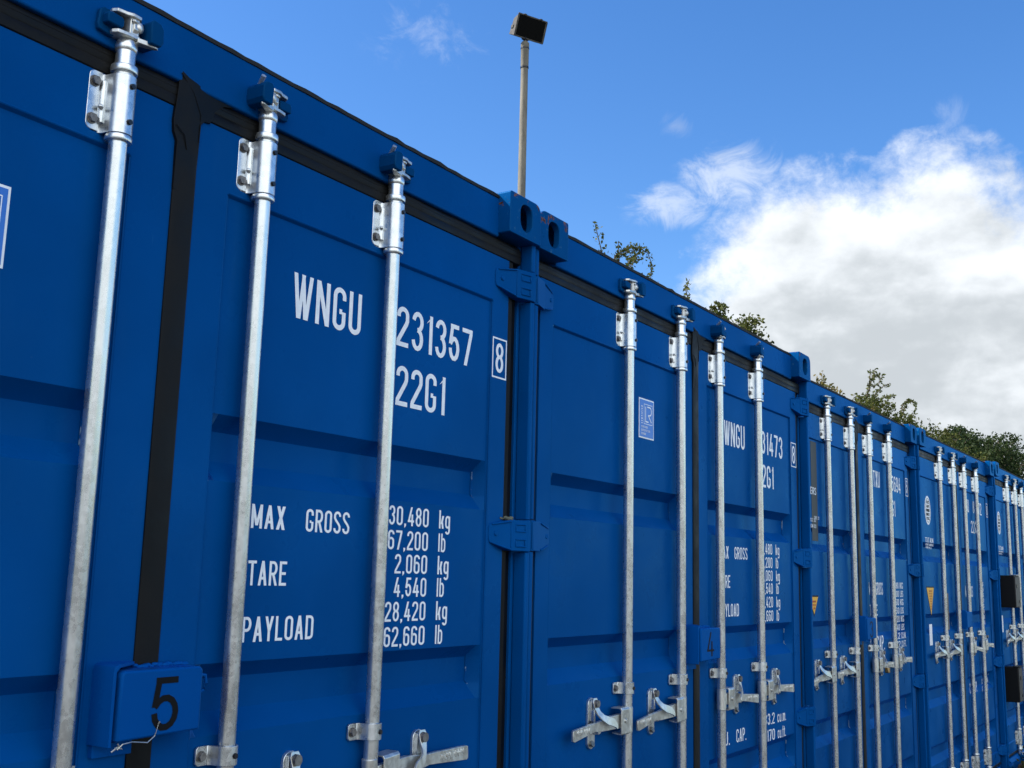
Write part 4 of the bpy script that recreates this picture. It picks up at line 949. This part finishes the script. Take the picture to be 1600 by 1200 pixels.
tree(16.4, 8.1, 7.15, 1.3, 'spindly bramble with long arching shoots, nearest the floodlight mast', .085, 'leaf_mid', 2600, 1, 'bramble_bush',
     shoots=[[(15.3, 8, 7.1), (14.96, 8, 7.69), (14.75, 8, 8.05)], [(15.3, 8, 7.3), (15.6, 8, 7.7), (16.2, 8, 8.03), (16.62, 8, 8.1), (16.97, 8, 8.1), (17.2, 8, 7.88), (17.04, 8, 7.41)],
             [(15.3, 8, 7.3), (15.6, 8, 7.66), (16.2, 8, 7.95), (16.6, 8, 8.05)], [(15.74, 8, 7.3), (15.68, 8, 8.0)], [(15.9, 8.1, 7.3), (16.48, 8.1, 7.9), (16.91, 8, 8.22)], [(16.0, 8.1, 7.3), (16.4, 8.1, 7.8), (16.7, 8, 7.9)],
             [(14.6, 8, 7.1), (14.9, 8, 7.4), (15.3, 8.1, 7.6)], [(16.3, 8, 7.2), (16.7, 8, 7.55), (17.2, 8, 7.6)], [(17.3, 8, 7.1), (17.5, 8, 7.62)], [(15.8, 8, 7.3), (16.3, 8, 7.7), (16.55, 8, 8.0)]])
tree(20.7, 8.3, 7.80, 1.5, 'rounded yellow green bush rising just over the roof of the second container', .10, 'leaf_mid', 9000, 2, 'bush', shoots=[[(19.2, 8, 7.3), (18.87, 8, 7.74), (19.05, 8, 8.05)], [(18.4, 8.2, 7.2), (18.3, 8.2, 7.65)], [(22.0, 8, 7.3), (22.3, 8, 7.75)]], clumps=70, tw=.35)
tree(24.2, 8.6, 6.95, 1.5, 'low green bush beyond the yellow green one, mostly hidden by the roofs', .10, 'leaf_mid', 5000, 3, 'bush')
tree(31.2, 8.8, 7.62, 2.0, 'golden leaved tree top above the roof of the third container', .13, 'leaf_gold', 8000, 4)
tree(34.6, 8.6, 7.62, 2.0, 'dark green tree with long wispy shoots standing up from its crown', .12, 'leaf_mid', 9000, 5,
     shoots=[[(34.6, 8.5, 7.2), (34.9, 8.5, 7.8), (35.62, 8.5, 8.5), (36.1, 8.5, 8.95)], [(34.9, 8.5, 7.8), (35.4, 8.5, 8.5), (36.8, 8.5, 8.9)], [(35.1, 8.5, 7.7), (37.17, 8.5, 8.55), (37.9, 8.5, 8.75)], [(35.4, 8.5, 7.7), (37.57, 8.5, 8.24), (38.8, 8.5, 8.40)], [(36, 8.5, 7.5), (37.4, 8.5, 7.95), (38.6, 8.5, 8.0)], [(35.6, 8.5, 8.3), (36.5, 8.5, 8.5), (37.2, 8.5, 9.0)], [(35.3, 8.5, 8.1), (35.5, 8.5, 8.9)]])
tree(38.2, 8.8, 7.6, 2.1, 'green tree between the wispy one and the leaning one', .13, 'leaf_mid', 9000, 6)
tree(40.8, 8.7, 7.45, 1.9, 'green tree with one shoot bending to the right', .13, 'leaf_mid', 9000, 7, shoots=[[(39.4, 8.5, 7.6), (39.9, 8.5, 8.25), (40.8, 8.5, 8.6), (42.2, 8.5, 8.6)], [(39.8, 8.5, 7.8), (40.6, 8.5, 8.5), (41.6, 8.5, 8.62)]])
tree(44.6, 9.0, 7.95, 2.3, 'sloping bushy tree, olive green, left of the dense dark trees', .14, 'leaf_mid', 11000, 8, clumps=60)
tree(48.8, 9.6, 7.9, 2.5, 'olive tree at the foot of the dense dark trees', .15, 'leaf_mid', 11000, 9, clumps=60)
tree(55.5, 11.0, 9.1, 3.4, 'dense dark green tree, leftmost of the group over the far containers', .17, 'leaf_dark', 24000, 10, clumps=110, tw=.4)
tree(63, 11.5, 10.3, 3.9, 'tall dense dark green tree in the middle of the far group', .18, 'leaf_dark', 26000, 11, clumps=120, tw=.4)
tree(73.0, 12.0, 11.4, 4.2, 'farthest dark green tree at the right edge', .20, 'leaf_dark', 26000, 12, clumps=120, tw=.4)
tree(53.0, 8.6, 7.2, 2.6, 'lower yellow green tree in front of the dense dark trees', .15, 'leaf_mid', 11000, 13, clumps=60)
tree(60.0, 8.8, 7.2, 2.8, 'broad yellow green bush in front of the farthest dark tree', .16, 'leaf_mid', 11000, 14, clumps=60)

# leaf litter and weeds along the foot of the far containers
mat('litter', (.10, .06, .03), .8, 0, lambda t: t.link(t.mix(t.mr(t.noise(t.pos, 30, 3, .6), .35, .65), (.045, .035, .018), (.20, .13, .075)), t.b.inputs['Base Color']))
rng = np.random.default_rng(5); n = 16000
X = rng.uniform(4.5, 14, n); Y = -np.abs(rng.normal(0, .45, n))-.0; Z = np.abs(rng.normal(0, .02, n))+.10*np.exp(-((Y+.05)/.25)**2)*rng.uniform(.1, 1, n)
lit = obj('leaf_litter', leaf_mesh('leaf_litter', np.stack([X, Y, Z], 1), .055, rng, 1., .7), 'litter'); tag(lit, 'brown fallen leaves lying along the foot of the containers', 'leaf litter', kind='stuff')
n = 2200; cx_ = rng.uniform(6.5, 12.5, 26); ci = rng.integers(0, 26, n); X = cx_[ci]+rng.normal(0, .07, n); Y = -.10-rng.random(26)[ci]*.25+rng.normal(0, .05, n); Z = np.abs(rng.normal(0, .10, n))
wd = obj('weeds', leaf_mesh('weeds', np.stack([X, Y, Z], 1), .05, rng, .3, .5), 'leaf_mid'); tag(wd, 'low green weeds growing at the foot of the far containers', 'weeds', kind='stuff')
